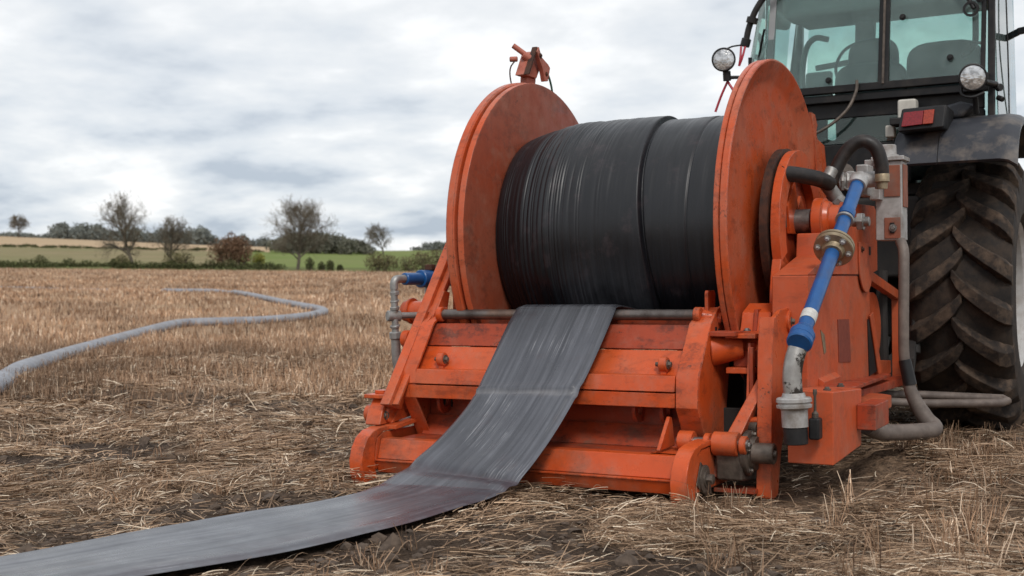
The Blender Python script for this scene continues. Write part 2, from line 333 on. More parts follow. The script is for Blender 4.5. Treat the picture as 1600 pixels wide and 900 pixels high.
def spline(pts, n=10):
    pts = [Vector(p) for p in pts]; out = []
    P = [pts[0] * 2 - pts[1]] + pts + [pts[-1] * 2 - pts[-2]]
    for i in range(1, len(P) - 2):
        for k in range(n):
            t = k / n; a, b, c, d = P[i - 1], P[i], P[i + 1], P[i + 2]
            out.append(0.5 * ((2 * b) + (c - a) * t + (2 * a - 5 * b + 4 * c - d) * t * t + (3 * b - a - 3 * c + d) * t ** 3))
    out.append(pts[-1]); return out

# ------------------------------------------------------------------ terrain
_tab = RNG.random((256, 256))
def vnoise(x, y):
    xi = np.floor(x).astype(int); yi = np.floor(y).astype(int); fx = x - xi; fy = y - yi
    fx = fx * fx * (3 - 2 * fx); fy = fy * fy * (3 - 2 * fy)
    a = _tab[xi % 256, yi % 256]; b = _tab[(xi + 1) % 256, yi % 256]; c = _tab[xi % 256, (yi + 1) % 256]; d = _tab[(xi + 1) % 256, (yi + 1) % 256]
    return (a * (1 - fx) + b * fx) * (1 - fy) + (c * (1 - fx) + d * fx) * fy
def fbm(x, y, o=4, g=0.5):
    s = 0; a = 1; t = 0
    for i in range(o): s = s + a * vnoise(x * 2 ** i + 17.3 * i, y * 2 ** i + 9.1 * i); t += a; a *= g
    return s / t
def uvw(x, y):
    dx = x - CAM[0]; dy = y - CAM[1]
    u = dx * FWD[0] + dy * FWD[1]; s = dx * RGT[0] + dy * RGT[1]; r = np.hypot(u, s)
    t = np.where(u > 0.1, s / np.maximum(u, 0.1), np.sign(s) * 2); t = np.clip(t, -0.7, 0.3)
    return r * np.cos(np.arctan(t)), t, r, u, s
FIELD_END = 122.0
def base_h(x, y):
    w, t, r, u, s = uvw(x, y)
    h122 = 2.07 - 2.44 * t; a = h122 * np.clip((w - 20) / 102, 0, 1) ** 1.15
    k = np.clip((-0.105 - t) / 0.314, 0, 1.3); W = [122, 170, 300, 450, 600, 900, 4000]
    L = np.interp(w, W, [3.09, 4.9, 11.3, 20.4, 24, 22, 10]); R_ = np.interp(w, [122, 170, 300, 400, 600, 900, 4000], [2.33, 3.4, 8.3, 12.1, 14, 14, 10])
    b = R_ + (L - R_) * k + h122 - (2.33 + 0.76 * k)
    return np.where(w <= 122, a, b)
def ground_z(x, y):
    w, t, r, u, s = uvw(x, y)
    near = np.clip(1 - (r - 12) / 30, 0, 1)
    z = base_h(x, y) + near * ((fbm(x * 0.9, y * 0.9, 3) - 0.5) * 0.07 + (fbm(x * 5, y * 5, 3) - 0.5) * 0.035)
    z = z + np.clip(1 - (r - 9) / 8, 0, 1) * (fbm(x * 21, y * 21, 3, 0.6) - 0.5) * 0.028
    under = np.clip(1 - np.maximum(np.abs(x + 0.85) - 1.1, np.abs(y - 0.9) - 1.3) / 0.5, 0, 1)     # pressed flat under the machine
    z = z - under * near * ((fbm(x * 0.9, y * 0.9, 3) - 0.5) * 0.07)
    # mound of soil pushed up beside the machine
    d = np.hypot((x - 0.66) / 0.42, (y - 1.55) / 0.55); z = z + 0.15 * np.clip(1 - d, 0, 1) ** 1.2 * (0.5 + fbm(x * 9, y * 9, 3))
    d = np.hypot((x + 2.15) / 0.35, (y - 0.65) / 0.7); z = z + 0.13 * np.clip(1 - d, 0, 1) * (0.5 + fbm(x * 9, y * 9, 3))
    # low ridge left by a wheel
    q = (y - 2.9 - 0.55 * (x + 4.5) * -0.3) ; z = z + np.where(x < -2.3, 0.10 * np.exp(-(q / 0.28) ** 2) * (fbm(x * 3, y * 3, 3)), 0)
    return z
def ground_low(x, y):
    r = uvw(x, y)[2]; near = np.clip(1 - (r - 12) / 30, 0, 1); return base_h(x, y) + near * (fbm(x * 0.9, y * 0.9, 2) - 0.5) * 0.07
def strip_mid(y): return np.interp(y, [-6, -3.1, -2.2, -1.58, -1.1, -0.5, 0.5], [-3.2, -1.9, -1.55, -1.36, -1.26, -1.12, -0.85])
def cover(x, y):      # how much straw hides the soil, 0..1
    w, t, r, u, s = uvw(x, y)
    n = fbm(x * 0.8 + 40, y * 0.8 + 7, 4); n2 = fbm(x * 2.6 + 5, y * 2.6 + 3, 3)
    c = np.clip((0.62 * n + 0.38 * n2 - 0.34) / 0.17, 0, 1)
    d = x - strip_mid(y)
    bare = np.where((y < -0.2) & (d > -1.5) & (d < 1.0), np.clip(1.0 - np.abs(d + 0.62) / 0.62, 0, 1) + np.clip(1 - np.abs(d - 0.62) / 0.45, 0, 1), 0)
    c = c * np.clip(1.0 - 0.95 * bare * (0.35 + 0.9 * n2), 0, 1)
    q = (y - 2.55 + 0.165 * (x + 4.5)); c = c * np.where(x < -2.0, 1 - 0.85 * np.exp(-(q / 0.33) ** 2) * np.clip(n * 2 - 0.2, 0, 1), 1)
    c = np.where(r > 11, np.maximum(c, np.clip((r - 11) / 6, 0, 0.8)), c)
    return c

def set_mesh(name, verts, faces_flat, nper, mat, colors=None, smooth=False):
    me = bpy.data.meshes.new(name); nv = len(verts); nf = len(faces_flat) // nper
    me.vertices.add(nv); me.vertices.foreach_set('co', np.ascontiguousarray(verts, dtype=np.float32).ravel())
    me.loops.add(len(faces_flat)); me.loops.foreach_set('vertex_index', np.ascontiguousarray(faces_flat, dtype=np.int32))
    me.polygons.add(nf); me.polygons.foreach_set('loop_start', np.arange(0, nf * nper, nper, dtype=np.int32))
    me.polygons.foreach_set('use_smooth', np.full(nf, smooth))
    me.update(calc_edges=True)
    if colors is not None:
        ca = me.color_attributes.new('tint', 'FLOAT_COLOR', 'POINT')
        c4 = np.ones((nv, 4), np.float32); c4[:, :3] = colors; ca.data.foreach_set('color', c4.ravel())
    for q in (mat if isinstance(mat, list) else [mat]): me.materials.append(q)
    o = bpy.data.objects.new(name, me); COL.objects.link(o); return o

# ground materials
mt, nt, b = new_mat('soil_and_straw'); N = NT(nt); P = N.pos()
cov = N.n('ShaderNodeVertexColor', layer_name='tint'); cs = N.n('ShaderNodeSeparateColor'); N.l(cov.outputs[0], cs.inputs[0])
soil = N.mix(N.step(N.noise(9, 7, 0.65, P), 0.34, 0.68), (0.036, 0.025, 0.018), (0.080, 0.055, 0.040))
soil = N.mix(N.step(N.noise(70, 3, 0.6, P), 0.50, 0.72, 0, 0.5), soil, (0.16, 0.115, 0.080))
st = N.mix(N.step(N.noise(38, 6, 0.75, P), 0.36, 0.66), (0.130, 0.080, 0.050), (0.40, 0.27, 0.175))
fine = N.mix(N.step(N.noise(1.4, 7, 0.7, P), 0.36, 0.66), (0.27, 0.170, 0.100), (0.50, 0.345, 0.215))     # far stubble, too far to tell stems apart
fine = N.mix(N.step(N.noise(0.09, 5, 0.6, N.mapping(P, (1, 3.2, 1), (0, 0, 0.5))), 0.40, 0.62, 0, 0.55), fine, (0.36, 0.225, 0.145))
mixf = N.math('MULTIPLY', cs.outputs[0], N.step(N.noise(24, 5, 0.7, P), 0.38, 0.54, 0.10, 0.85))
c = N.mix(mixf, soil, st); c = N.mix(cs.outputs[1], c, fine)
N.l(c, b.inputs['Base Color']); b.inputs['Roughness'].default_value = 0.95; b.inputs['Specular IOR Level'].default_value = 0.15
N.bump(N.math('ADD', N.noise(22, 8, 0.7, P), N.math('MULTIPLY', N.noise(90, 5, 0.7, P), 0.4)), 0.9, 0.035, b); M['soil'] = mt
def field_mat(name, a, bcol, c3, sc):
    mt, nt, b = new_mat(name); N = NT(nt); P = N.pos()
    c = N.mix(N.step(N.noise(sc, 6, 0.65, P), 0.38, 0.64), a, bcol); c = N.mix(N.step(N.noise(sc * 0.12, 5, 0.6, P), 0.42, 0.62, 0, 0.7), c, c3)
    N.l(c, b.inputs['Base Color']); b.inputs['Roughness'].default_value = 1.0; b.inputs['Specular IOR Level'].default_value = 0.1
    N.bump(N.noise(sc * 2, 5, 0.7, P), 0.6, 0.4, b); return mt
M['verge'] = field_mat('rough_grass_verge', (0.095, 0.135, 0.035), (0.17, 0.165, 0.065), (0.12, 0.125, 0.05), 0.5)
M['pasture_brown'] = field_mat('dry_rough_pasture', (0.20, 0.165, 0.085), (0.28, 0.215, 0.13), (0.17, 0.17, 0.075), 0.14)
M['pasture_green'] = field_mat('green_pasture', (0.130, 0.175, 0.045), (0.165, 0.200, 0.062), (0.20, 0.195, 0.085), 0.10)
M['far_stubble'] = field_mat('far_stubble_field', (0.42, 0.30, 0.185), (0.47, 0.345, 0.225), (0.38, 0.28, 0.175), 0.05)

def polar(name, radii, angs, zf, mats, facemat=None, colf=None, close=True):
    R_, A_ = np.meshgrid(radii, angs, indexing='ij'); nr, na = R_.shape
    uu = R_ * np.cos(A_); ss = R_ * np.sin(A_)
    x = CAM[0] + uu * FWD[0] + ss * RGT[0]; y = CAM[1] + uu * FWD[1] + ss * RGT[1]; z = zf(x, y)
    V = np.stack([x, y, z], -1).reshape(-1, 3)
    i, j = np.meshgrid(np.arange(nr - 1), np.arange(na if close else na - 1), indexing='ij'); j2 = (j + 1) % na
    Fq = np.stack([i * na + j, i * na + j2, (i + 1) * na + j2, (i + 1) * na + j], -1).reshape(-1)
    cols = colf(V[:, 0], V[:, 1]) if colf else None
    o = set_mesh(name, V, Fq[::-1].copy(), 4, mats, cols, smooth=True)
    if facemat is not None:
        ic, jc = i.reshape(-1), j.reshape(-1); v0 = V.reshape(nr, na, 3)
        cx = (v0[ic, jc] + v0[ic + 1, j2.reshape(-1)]) / 2
        o.data.polygons.foreach_set('material_index', facemat(cx[:, 0], cx[:, 1]).astype(np.int32)[::-1].copy())
    return o
fine_a = np.linspace(-0.52, 0.52, 520); rest = np.linspace(0.52, 2 * math.pi - 0.52, 110)[1:-1]
angs = np.concatenate([fine_a, rest])
def end_r(a): return FIELD_END / np.maximum(np.cos(np.arctan(np.clip(np.where(np.cos(a) > 0.05, np.tan(a), 2 * np.sign(np.sin(a))), -0.7, 0.3))), 0.3)
radii = np.concatenate([[0.05, 0.6, 1.2, 1.8, 2.4], np.geomspace(3.0, 16, 330), np.geomspace(16.4, FIELD_END * 1.3, 120)])
def gcol(x, y):
    w, t, r, u, s = uvw(x, y); c = cover(x, y); f = np.clip((r - 9) / 22, 0, 1); return np.stack([c, f, f * 0], -1)
g = polar('stubble_field', radii, angs, lambda x, y: np.where(uvw(x, y)[0] > FIELD_END, base_h(x, y) - 0.6, ground_z(x, y)), M['soil'], colf=gcol)
tag(g, 'brown harvested stubble field with bare soil patches around the machine', kind='structure')
hr = np.concatenate([np.linspace(FIELD_END, 170, 10), np.linspace(176, 300, 14), np.linspace(305, 620, 40), np.geomspace(640, 4000, 22)])
ha = np.concatenate([np.linspace(-0.6, 0.3, 150), np.linspace(0.3, 2 * math.pi - 0.6, 60)[1:-1]])
def hmat(x, y):
    w, t, r, u, s = uvw(x, y); k = np.clip((-0.105 - t) / 0.314, 0, 1)
    green = (t > -0.225)
    out = np.where(w < 158, 0, np.where(green, 2, 1))
    out = np.where((w > 305) & (t < -0.20), 3, out); out = np.where((w > 400) & (t > -0.2), 1, out); return out
def polar_w(radii, angs, name, mats, facemat):   # rings follow the field edge
    W_, A_ = np.meshgrid(radii, angs, indexing='ij'); ta = np.where(np.cos(A_) > 0.05, np.tan(A_), 2 * np.sign(np.sin(A_)))
    cosw = np.cos(np.arctan(np.clip(ta, -0.7, 0.3))); R_ = W_ / cosw
    nr, na = R_.shape; uu = R_ * np.cos(A_); ss = R_ * np.sin(A_)
    x = CAM[0] + uu * FWD[0] + ss * RGT[0]; y = CAM[1] + uu * FWD[1] + ss * RGT[1]; z = base_h(x, y)
    V = np.stack([x, y, z], -1).reshape(-1, 3); i, j = np.meshgrid(np.arange(nr - 1), np.arange(na), indexing='ij'); j2 = (j + 1) % na
    Fq = np.stack([i * na + j, (i + 1) * na + j, (i + 1) * na + j2, i * na + j2], -1).reshape(-1)
    o = set_mesh(name, V, Fq, 4, mats, None, smooth=True); v0 = V.reshape(nr, na, 3)
    cx = (v0[i.reshape(-1), j.reshape(-1)] + v0[i.reshape(-1) + 1, j2.reshape(-1)]) / 2
    o.data.polygons.foreach_set('material_index', facemat(cx[:, 0], cx[:, 1]).astype(np.int32)); return o
hl = polar_w(hr, ha, 'hillside', [M['verge'], M['pasture_brown'], M['pasture_green'], M['far_stubble']], hmat)
tag(hl, 'rolling hillside of pasture and stubble beyond the field edge', kind='structure')

# ------------------------------------------------------------------ hose reel machine
reel = thing('hose_reel', 'orange hose reel machine with two round flanges standing on the stubble behind the tractor', 'hose reel')
RY, RZ, RR = 1.33, 1.327, 0.94          # reel axis and flange radius
O = M['orange']; OR = M['orange_reel']; OB = M['orange_box']
EX = Vector((1, 0, 0))
def bolt(parent, p, d, r=0.012, h=0.014, mat='steel', name='bolt'):
    d = Vector(d).normalized(); p = Vector(p); mb = MB()
    mb.lathe(p, d, [(-0.004, 0), (-0.004, r * 1.55), (0.003, r * 1.55), (0.003, r)], 14)
    mb.lathe(p, d, [(0.003, 0), (0.003, r * 1.05), (h, r * 1.0), (h + 0.003, r * 0.8), (h + 0.003, 0)], 6)
    return mb.build(name, M[mat], parent)
# flanges
prof_r = [(-0.004, 0), (-0.004, 0.930), (0.000, 0.938), (0.004, 0.94), (0.022, 0.94), (0.026, 0.936), (0.027, 0.926), (0.030, 0.926), (0.031, 0.936), (0.035, 0.941),
          (0.062, 0.942), (0.068, 0.938), (0.069, 0.930), (0.058, 0.905), (0.022, 0.835), (0.014, 0.80), (0.012, 0.40), (0.012, 0)]
fr = MB().lathe((0, RY, RZ), EX, prof_r, 160).build('reel_flange', OR, reel, smooth=28, label='right reel flange with a dished outer face')
prof_l = [(0.004, 0), (0.004, 0.925), (0.000, 0.938), (-0.004, 0.94), (-0.034, 0.94), (-0.040, 0.934), (-0.041, 0.905), (-0.056, 0.905), (-0.057, 0.940), (-0.063, 0.950),
          (-0.100, 0.950), (-0.108, 0.944), (-0.109, 0.930), (-0.08, 0.86), (-0.06, 0.80), (-0.06, 0)]
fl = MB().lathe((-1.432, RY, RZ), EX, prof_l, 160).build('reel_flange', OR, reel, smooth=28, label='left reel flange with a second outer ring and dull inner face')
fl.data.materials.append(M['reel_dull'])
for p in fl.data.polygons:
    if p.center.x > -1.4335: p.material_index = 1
MB().prism([(1.98, 2.06), (2.075, 2.055), (2.125, 1.995), (2.105, 1.965), (2.10, 1.935), (2.13, 1.91), (2.29, 1.885), (2.33, 1.76), (2.345, 1.60), (2.20, 1.40), (2.08, 1.40), (2.12, 1.75)], 'x', 0.056, 0.071).build('guard_plate', OR, reel, 0.002)
# brake disc, ring plate and post on the right
MB().lathe((0.075, RY, RZ), EX, [(0, 0), (0, 0.44), (0.004, 0.448), (0.042, 0.448), (0.046, 0.44), (0.046, 0.36), (0.03, 0.35), (0.03, 0)], 96).build('brake_disc', M['rust'], reel)
ring = []
def arc(cx, cy, r, a0, a1, n): return [(cx + r * math.cos(math.radians(a0 + (a1 - a0) * i / n)), cy + r * math.sin(math.radians(a0 + (a1 - a0) * i / n))) for i in range(n + 1)]
outer = arc(RY, RZ, 0.435, -62, 205, 44); inner = arc(RY, RZ, 0.315, -62, 205, 44)
mb = MB(); n = len(outer); o0 = 0
for xx in (0.135, 0.185):
    for p in outer: mb.v.append((xx, *p))
    for p in inner: mb.v.append((xx, *p))
for i in range(n - 1):
    mb.f += [(i, i + 1, n + i + 1, n + i), (2 * n + i, 3 * n + i, 3 * n + i + 1, 2 * n + i + 1), (i, 2 * n + i, 2 * n + i + 1, i + 1), (n + i, n + i + 1, 3 * n + i + 1, 3 * n + i)]
mb.f += [(0, n, 3 * n, 2 * n), (n - 1, 3 * n - 1, 4 * n - 1, 2 * n - 1)]
rp = mb.build('hub_ring', O, reel, 0.004)
MB().prism([(0.925, 1.16), (1.06, 1.12), (1.10, 0.98), (1.10, 0.86), (0.86, 0.86), (0.875, 1.0), (0.90, 1.10)], 'x', 0.135, 0.185).build('hub_post', O, reel, 0.004)
MB().prism([(1.02, 1.20), (1.52, 0.97), (1.52, 0.88), (1.0, 0.88)], 'x', 0.145, 0.165).build('web_plate', O, reel, 0.003)
# hub shaft and bearing
hub = MB().cyl((0.10, RY, RZ + 0.04), (0.20, RY, RZ + 0.04), 0.030, 24).build('hub_shaft', M['steel'], reel)
MB().lathe((0.125, RY, RZ + 0.045), EX, [(0, 0), (0, 0.060), (0.004, 0.066), (0.115, 0.066), (0.12, 0.06), (0.12, 0)], 36).build('shaft_sleeve', M['steel'], reel)
MB().lathe((0.262, RY, RZ + 0.045), EX, [(-0.012, 0), (-0.012, 0.075), (0, 0.12), (0.004, 0.125), (0.055, 0.125), (0.06, 0.11), (0.085, 0.10), (0.09, 0.085), (0.14, 0.08), (0.145, 0.07), (0.145, 0)], 40).build('bearing_housing', O, reel)
MB().cyl((0.47, RY + 0.08, RZ + 0.035), (0.505, RY + 0.08, RZ + 0.035), 0.052, 6).build('hub_nut', M['galv'], reel, 0.004)
MB().cyl((0.44, RY + 0.08, RZ + 0.035), (0.535, RY + 0.08, RZ + 0.035), 0.027, 16).build('hub_stud', M['steel'], reel)
MB().lathe((0.122, RY + 0.02, RZ + 0.02), EX, [(0, 0), (0, 0.325), (0.010, 0.33), (0.014, 0.32), (0.014, 0)], 60).build('hub_cover', M['red_dark'], reel)
MB().prism([(1.30, 1.60), (1.36, 1.44), (1.42, 1.52), (1.50, 1.44), (1.60, 1.30), (1.60, 1.15), (1.42, 1.15), (1.42, 1.30), (1.20, 1.30), (1.15, 1.45)], 'x', 0.138, 0.158).build('hub_web', O, reel, 0.003)
MB().prism([(1.16, 1.07), (1.52, 1.07), (1.50, 1.30), (1.20, 1.30)], 'x', 0.19, 0.34).build('bearing_pedestal', OB, reel, 0.008)
MB().hexa([(0.345, 1.15, 1.073), (0.385, 1.15, 1.073), (0.385, 1.17, 1.073), (0.345, 1.17, 1.073)], [(0.335, 1.28, 1.24), (0.345, 1.28, 1.24), (0.345, 1.30, 1.24), (0.335, 1.30, 1.24)]).build('rib', OB, reel, 0.003)
MB().tube([(0.145, 1.075, 1.60), (0.15, 1.06, 1.50), (0.155, 1.05, 1.40), (0.155, 1.06, 1.33)], 0.022, 10).build('grease_line', M['grease'], reel)
# right leg and hinge
leg = MB().prism([(0.36, 0.0), (0.475, -0.02), (0.54, 0.20), (0.76, 0.60), (0.84, 0.86), (0.74, 0.91), (0.56, 0.90), (0.44, 0.86), (0.40, 0.70), (0.385, 0.42)], 'x', 0.262, 0.286).build('support_leg', O, reel, 0.004)
MB().prism([(0.352, 0.0), (0.375, 0.0), (0.405, 0.42), (0.42, 0.70), (0.46, 0.85), (0.437, 0.87), (0.398, 0.70), (0.382, 0.42)], 'x', 0.215, 0.288).build('leg_flange', O, leg, 0.003)
MB().cyl((0.24, 0.70, 0.84), (0.30, 0.70, 0.84), 0.055, 28).build('hinge_boss', O, leg)
bolt(leg, (0.30, 0.70, 0.84), EX, 0.016, 0.016, 'grease')
MB().prism([(0.62, 0.55), (0.84, 0.60), (1.05, 0.90), (0.72, 0.90)], 'x', 0.10, 0.12).build('stiffener_plate', M['red_dark'], reel, 0.003)
MB().prism([(0.44, 0.30), (0.70, 0.30), (0.76, 0.74), (0.50, 0.74)], 'x', 0.135, 0.15).build('stiffener_plate', O, reel, 0.003)
MB().box(0.153, 0.172, 0.46, 0.49, 0.34, 0.72).build('rib', M['red_dark'], reel, 0.003)
# latch block between the front frame and the leg
MB().prism([(0.46, 0.762), (0.70, 0.762), (0.73, 0.782), (0.76, 0.86), (0.86, 0.905), (0.86, 0.93), (0.74, 0.885), (0.70, 0.79), (0.46, 0.786)], 'x', 0.03, 0.185).build('latch_plate', O, reel, 0.004)
MB().box(-0.05, 0.10, 0.42, 0.56, 0.772, 0.798).build('latch_tongue', M['red_dark'], reel, 0.005)
lb = MB().cyl((0.075, 0.66, 0.70), (0.20, 0.66, 0.70), 0.085, 32).build('pivot_boss', O, reel)
MB().lathe((0.20, 0.66, 0.70), EX, [(0, 0), (0, 0.06), (0.006, 0.062), (0.01, 0.055), (0.01, 0.03), (0.02, 0.028), (0.024, 0.02), (0.024, 0)], 28).build('pivot_cap', O, lb)
MB().cyl((-0.06, 0.50, 0.70), (0.09, 0.56, 0.71), 0.085, 28, 0.05).build('pivot_cone', O, reel)
MB().box(0.02, 0.16, 0.50, 0.64, 0.585, 0.615).build('latch_step', O, reel, 0.004)
MB().box(0.04, 0.17, 0.56, 0.62, 0.615, 0.70).build('latch_block', M['red_dark'], reel, 0.005)
bolt(reel, (0.10, 0.60, 0.798), (0, 0, 1), 0.013, 0.008)
# link arm to the front foot
MB().hexa([(0.055, 0.24, 0.225), (0.135, 0.24, 0.225), (0.135, 0.32, 0.225), (0.055, 0.32, 0.225)], [(0.21, 0.50, 0.615), (0.262, 0.50, 0.615), (0.262, 0.60, 0.62), (0.21, 0.60, 0.62)]).build('link_arm', O, reel, 0.006)
kn = MB().cyl((0.035, 0.27, 0.265), (0.160, 0.27, 0.265), 0.058, 28).build('link_knuckle', O, reel)
MB().cyl((-0.155, 0.27, 0.268), (0.21, 0.27, 0.268), 0.024, 20).build('link_pin', M['steel'], reel)
MB().cyl((-0.14, 0.27, 0.268), (-0.065, 0.27, 0.268), 0.052, 28).build('pin_collar', O, reel)
MB().cyl((-0.01, 0.27, 0.268), (0.02, 0.27, 0.268), 0.045, 24).build('pin_collar', O, reel)
MB().cyl((0.168, 0.27, 0.262), (0.20, 0.27, 0.262), 0.045, 24).build('pin_collar', O, reel)
bolt(reel, (0.20, 0.27, 0.262), EX, 0.018, 0.016)
MB().prism([(-0.30, 0.02), (-0.20, 0.0), (0.0, 0.06), (0.02, 0.10)], 'x', 0, 0.01)
MB().prism([(0.12, 0.235), (0.32, 0.235), (0.30, 0.34), (0.285, 0.38), (0.262, 0.385)], 'x', -0.205, -0.185).build('lug_plate', O, reel, 0.003)
MB().box(-0.235, -0.02, 0.10, 0.40, 0.205, 0.222).build('lug_base', O, reel, 0.003)
# greasy drive motor beside the right foot
MB().prism([(0.25, 0.245), (0.50, 0.24), (0.50, 0.06), (0.27, 0.09)], 'x', 0.045, 0.175).build('drive_casing', M['grease'], reel, 0.012)
dm = MB().lathe((0.165, 0.36, 0.215), EX, [(0, 0), (0, 0.105), (0.004, 0.11), (0.03, 0.11), (0.036, 0.10), (0.036, 0.085), (0.06, 0.08), (0.065, 0)], 36).build('drive_flange', M['grease'], reel)
for a in range(5):
    t = math.radians(a * 72 + 20); bolt(dm, (0.203, 0.36 + 0.092 * math.cos(t), 0.215 + 0.092 * math.sin(t)), EX, 0.011, 0.012, 'grease')
MB().lathe((0.22, 0.30, 0.225), EX, [(0, 0), (0, 0.045), (0.004, 0.05), (0.10, 0.05), (0.105, 0.045), (0.105, 0.03), (0.095, 0.026), (0.095, 0.018), (0.115, 0.015), (0.115, 0)], 32).build('drive_shaft', M['grease'], reel)
MB().cyl((0.12, 0.42, 0.345), (0.215, 0.40, 0.335), 0.032, 20).build('link_screw', M['grease'], reel)
MB().tube([(0.16, 0.40, 0.36), (0.22, 0.40, 0.375), (0.25, 0.42, 0.33), (0.26, 0.44, 0.28)], 0.018, 10).build('clamp_strap', O, reel)
MB().prism([(0.30, 0.19), (0.45, 0.15), (0.42, 0.08), (0.28, 0.10)], 'x', 0.02, 0.05).build('side_bracket', M['red_dark'], reel, 0.004)
MB().box(0.02, 0.225, 0.30, 0.42, 0.025, 0.045).build('bottom_bar', M['red_dark'], reel, 0.003)
# feet
foot_prof = [(0.045, -0.02), (-0.075, -0.02), (-0.105, 0.05), (-0.112, 0.12), (-0.095, 0.18), (-0.055, 0.235), (0.005, 0.268), (0.08, 0.28), (0.20, 0.285), (0.32, 0.285), (0.32, 0.262),
             (0.09, 0.255), (0.04, 0.235), (0.015, 0.20), (0.005, 0.14), (0.01, 0.07)]
for x0, x1, xs0, xs1, lab in ((-1.852, -1.768, -1.785, -1.7665, 'left skid foot'), (-0.047, 0.035, 0.012, 0.03, 'right skid foot')):
    ft = MB().prism(foot_prof, 'x', x0, x1).build('skid_foot', O, reel, 0.005, smooth=40, label=lab)
    MB().prism([(0.0, 0.06), (0.03, 0.225), (0.09, 0.252), (0.55, 0.258), (0.55, 0.05)], 'x', xs0, xs1).build('foot_side_plate', M['orange'], ft, 0.003)
    if x0 > -1: 
        w = MB().lathe((0.031, 0.12, 0.115), EX, [(0, 0), (0, 0.062), (0.004, 0.066), (0.014, 0.066), (0.018, 0.055), (0.018, 0)], 26).build('axle_washer', M['grease'], ft)
        bolt(w, (0.052, 0.12, 0.115), EX, 0.026, 0.03, 'grease', 'axle_nut')
        MB().prism([(0.02, 0.10), (0.14, 0.03), (0.22, 0.03), (0.20, 0.10), (0.08, 0.20)], 'x', 0.033, 0.038).build('grease_pad', M['grease'], ft)
# low front beam
MB().hexa([(-1.764, 0.022, 0.118), (-0.048, 0.022, 0.118), (-0.048, 0.14, 0.118), (-1.764, 0.14, 0.118)], [(-1.764, 0.060, 0.222), (-0.048, 0.060, 0.222), (-0.048, 0.14, 0.222), (-1.764, 0.14, 0.222)]).build('front_beam', O, reel, 0.005)
MB().hexa([(-1.764, 0.030, 0.045), (-0.048, 0.030, 0.045), (-0.048, 0.15, 0.045), (-1.764, 0.15, 0.045)], [(-1.764, 0.004, 0.108), (-0.048, 0.004, 0.108), (-0.048, 0.15, 0.108), (-1.764, 0.15, 0.108)]).build('front_beam', O, reel, 0.004, label='lower rail of the front beam')
MB().box(-1.764, -0.066, -0.004, 0.03, 0.109, 0.117).build('beam_lip', O, reel, 0.002)
MB().box(-1.73, -0.16, 0.142, 0.40, 0.20, 0.214).build('floor_plate', M['red_dark'], reel, 0.003)
# side gussets of the guide frame
gp = [(0.262, 0.58), (0.255, 0.43), (0.40, 0.215), (0.62, 0.215), (0.72, 0.60), (0.66, 0.93), (0.55, 0.905), (0.45, 0.84)]
def edge_strip(x0, x1, parent, wd=0.014):
    ln = [(0.585, 0.915), (0.532, 0.875), (0.445, 0.835), (0.252, 0.58), (0.244, 0.43), (0.392, 0.205)]
    mb = MB(); n = len(ln); off = []
    for i in range(n):
        a = Vector(ln[max(i - 1, 0)]); c = Vector(ln[min(i + 1, n - 1)]); d = (c - a).normalized(); nn = Vector((-d.y, d.x)); off.append(Vector(ln[i]) + nn * wd * (1 if nn.x > 0 else -1))
    for xx in (x0, x1):
        for p in ln: mb.v.append((xx, p[0], p[1]))
        for p in off: mb.v.append((xx, p[0], p[1]))
    for i in range(n - 1): mb.f += [(i, i + 1, n + i + 1, n + i), (2 * n + i, 3 * n + i, 3 * n + i + 1, 2 * n + i + 1), (i, 2 * n + i, 2 * n + i + 1, i + 1), (n + i, n + i + 1, 3 * n + i + 1, 3 * n + i)]
    mb.f += [(0, n, 3 * n, 2 * n), (n - 1, 3 * n - 1, 4 * n - 1, 2 * n - 1)]
    return mb.build('edge_flange', O, parent, 0.002)
sl = MB().prism(gp, 'x', -1.722, -1.706).build('side_plate', O, reel, 0.003, label='left side plate of the guide frame'); edge_strip(-1.745, -1.66, sl)
sr = MB().prism(gp, 'x', -0.052, -0.034).build('side_plate', O, reel, 0.003, label='right side plate of the guide frame'); edge_strip(-0.150, -0.036, sr)
MB().prism([(0.27, 0.57), (0.265, 0.44), (0.40, 0.235), (0.42, 0.235), (0.29, 0.44), (0.46, 0.83)], 'x', -0.15, -0.142).build('inner_web', O, sr, 0.002)
for yy, zz in ((0.50, 0.795), (0.545, 0.785)): MB().box(-0.0345, -0.030, yy, yy + 0.02, zz - 0.012, zz + 0.022).build('slot', M['black'], sr)
# roller and bars
ro = MB().cyl((-1.655, 0.50, 0.877), (-0.115, 0.50, 0.877), 0.028, 28).build('guide_roller', M['roller'], reel)
MB().cyl((-1.665, 0.50, 0.877), (-1.63, 0.50, 0.877), 0.042, 28).build('roller_bush', O, ro)
MB().cyl((-0.14, 0.50, 0.877), (-0.105, 0.50, 0.877), 0.040, 28).build('roller_bush', O, ro)
MB().box(-1.70, -0.10, 0.555, 0.605, 0.872, 0.899).build('top_bar', O, reel, 0.004)
MB().box(-1.70, -0.10, 0.575, 0.59, 0.80, 0.871).build('top_bar_web', M['red_dark'], reel, 0.002)
# sloping back panels
def slope(y): return y
MB().hexa([(-1.70, 0.437, 0.705), (-0.145, 0.437, 0.705), (-0.145, 0.457, 0.70), (-1.70, 0.457, 0.70)], [(-1.70, 0.490, 0.828), (-0.145, 0.490, 0.828), (-0.145, 0.506, 0.82), (-1.70, 0.506, 0.82)]).build('back_panel', M['red_dark'], reel, 0.003, label='upper stained back panel')
MB().hexa([(-1.70, 0.32, 0.565), (-0.145, 0.32, 0.565), (-0.145, 0.345, 0.56), (-1.70, 0.345, 0.56)], [(-1.70, 0.431, 0.700), (-0.145, 0.431, 0.700), (-0.145, 0.45, 0.696), (-1.70, 0.45, 0.696)]).build('back_panel', O, reel, 0.003, label='sloping middle back panel')
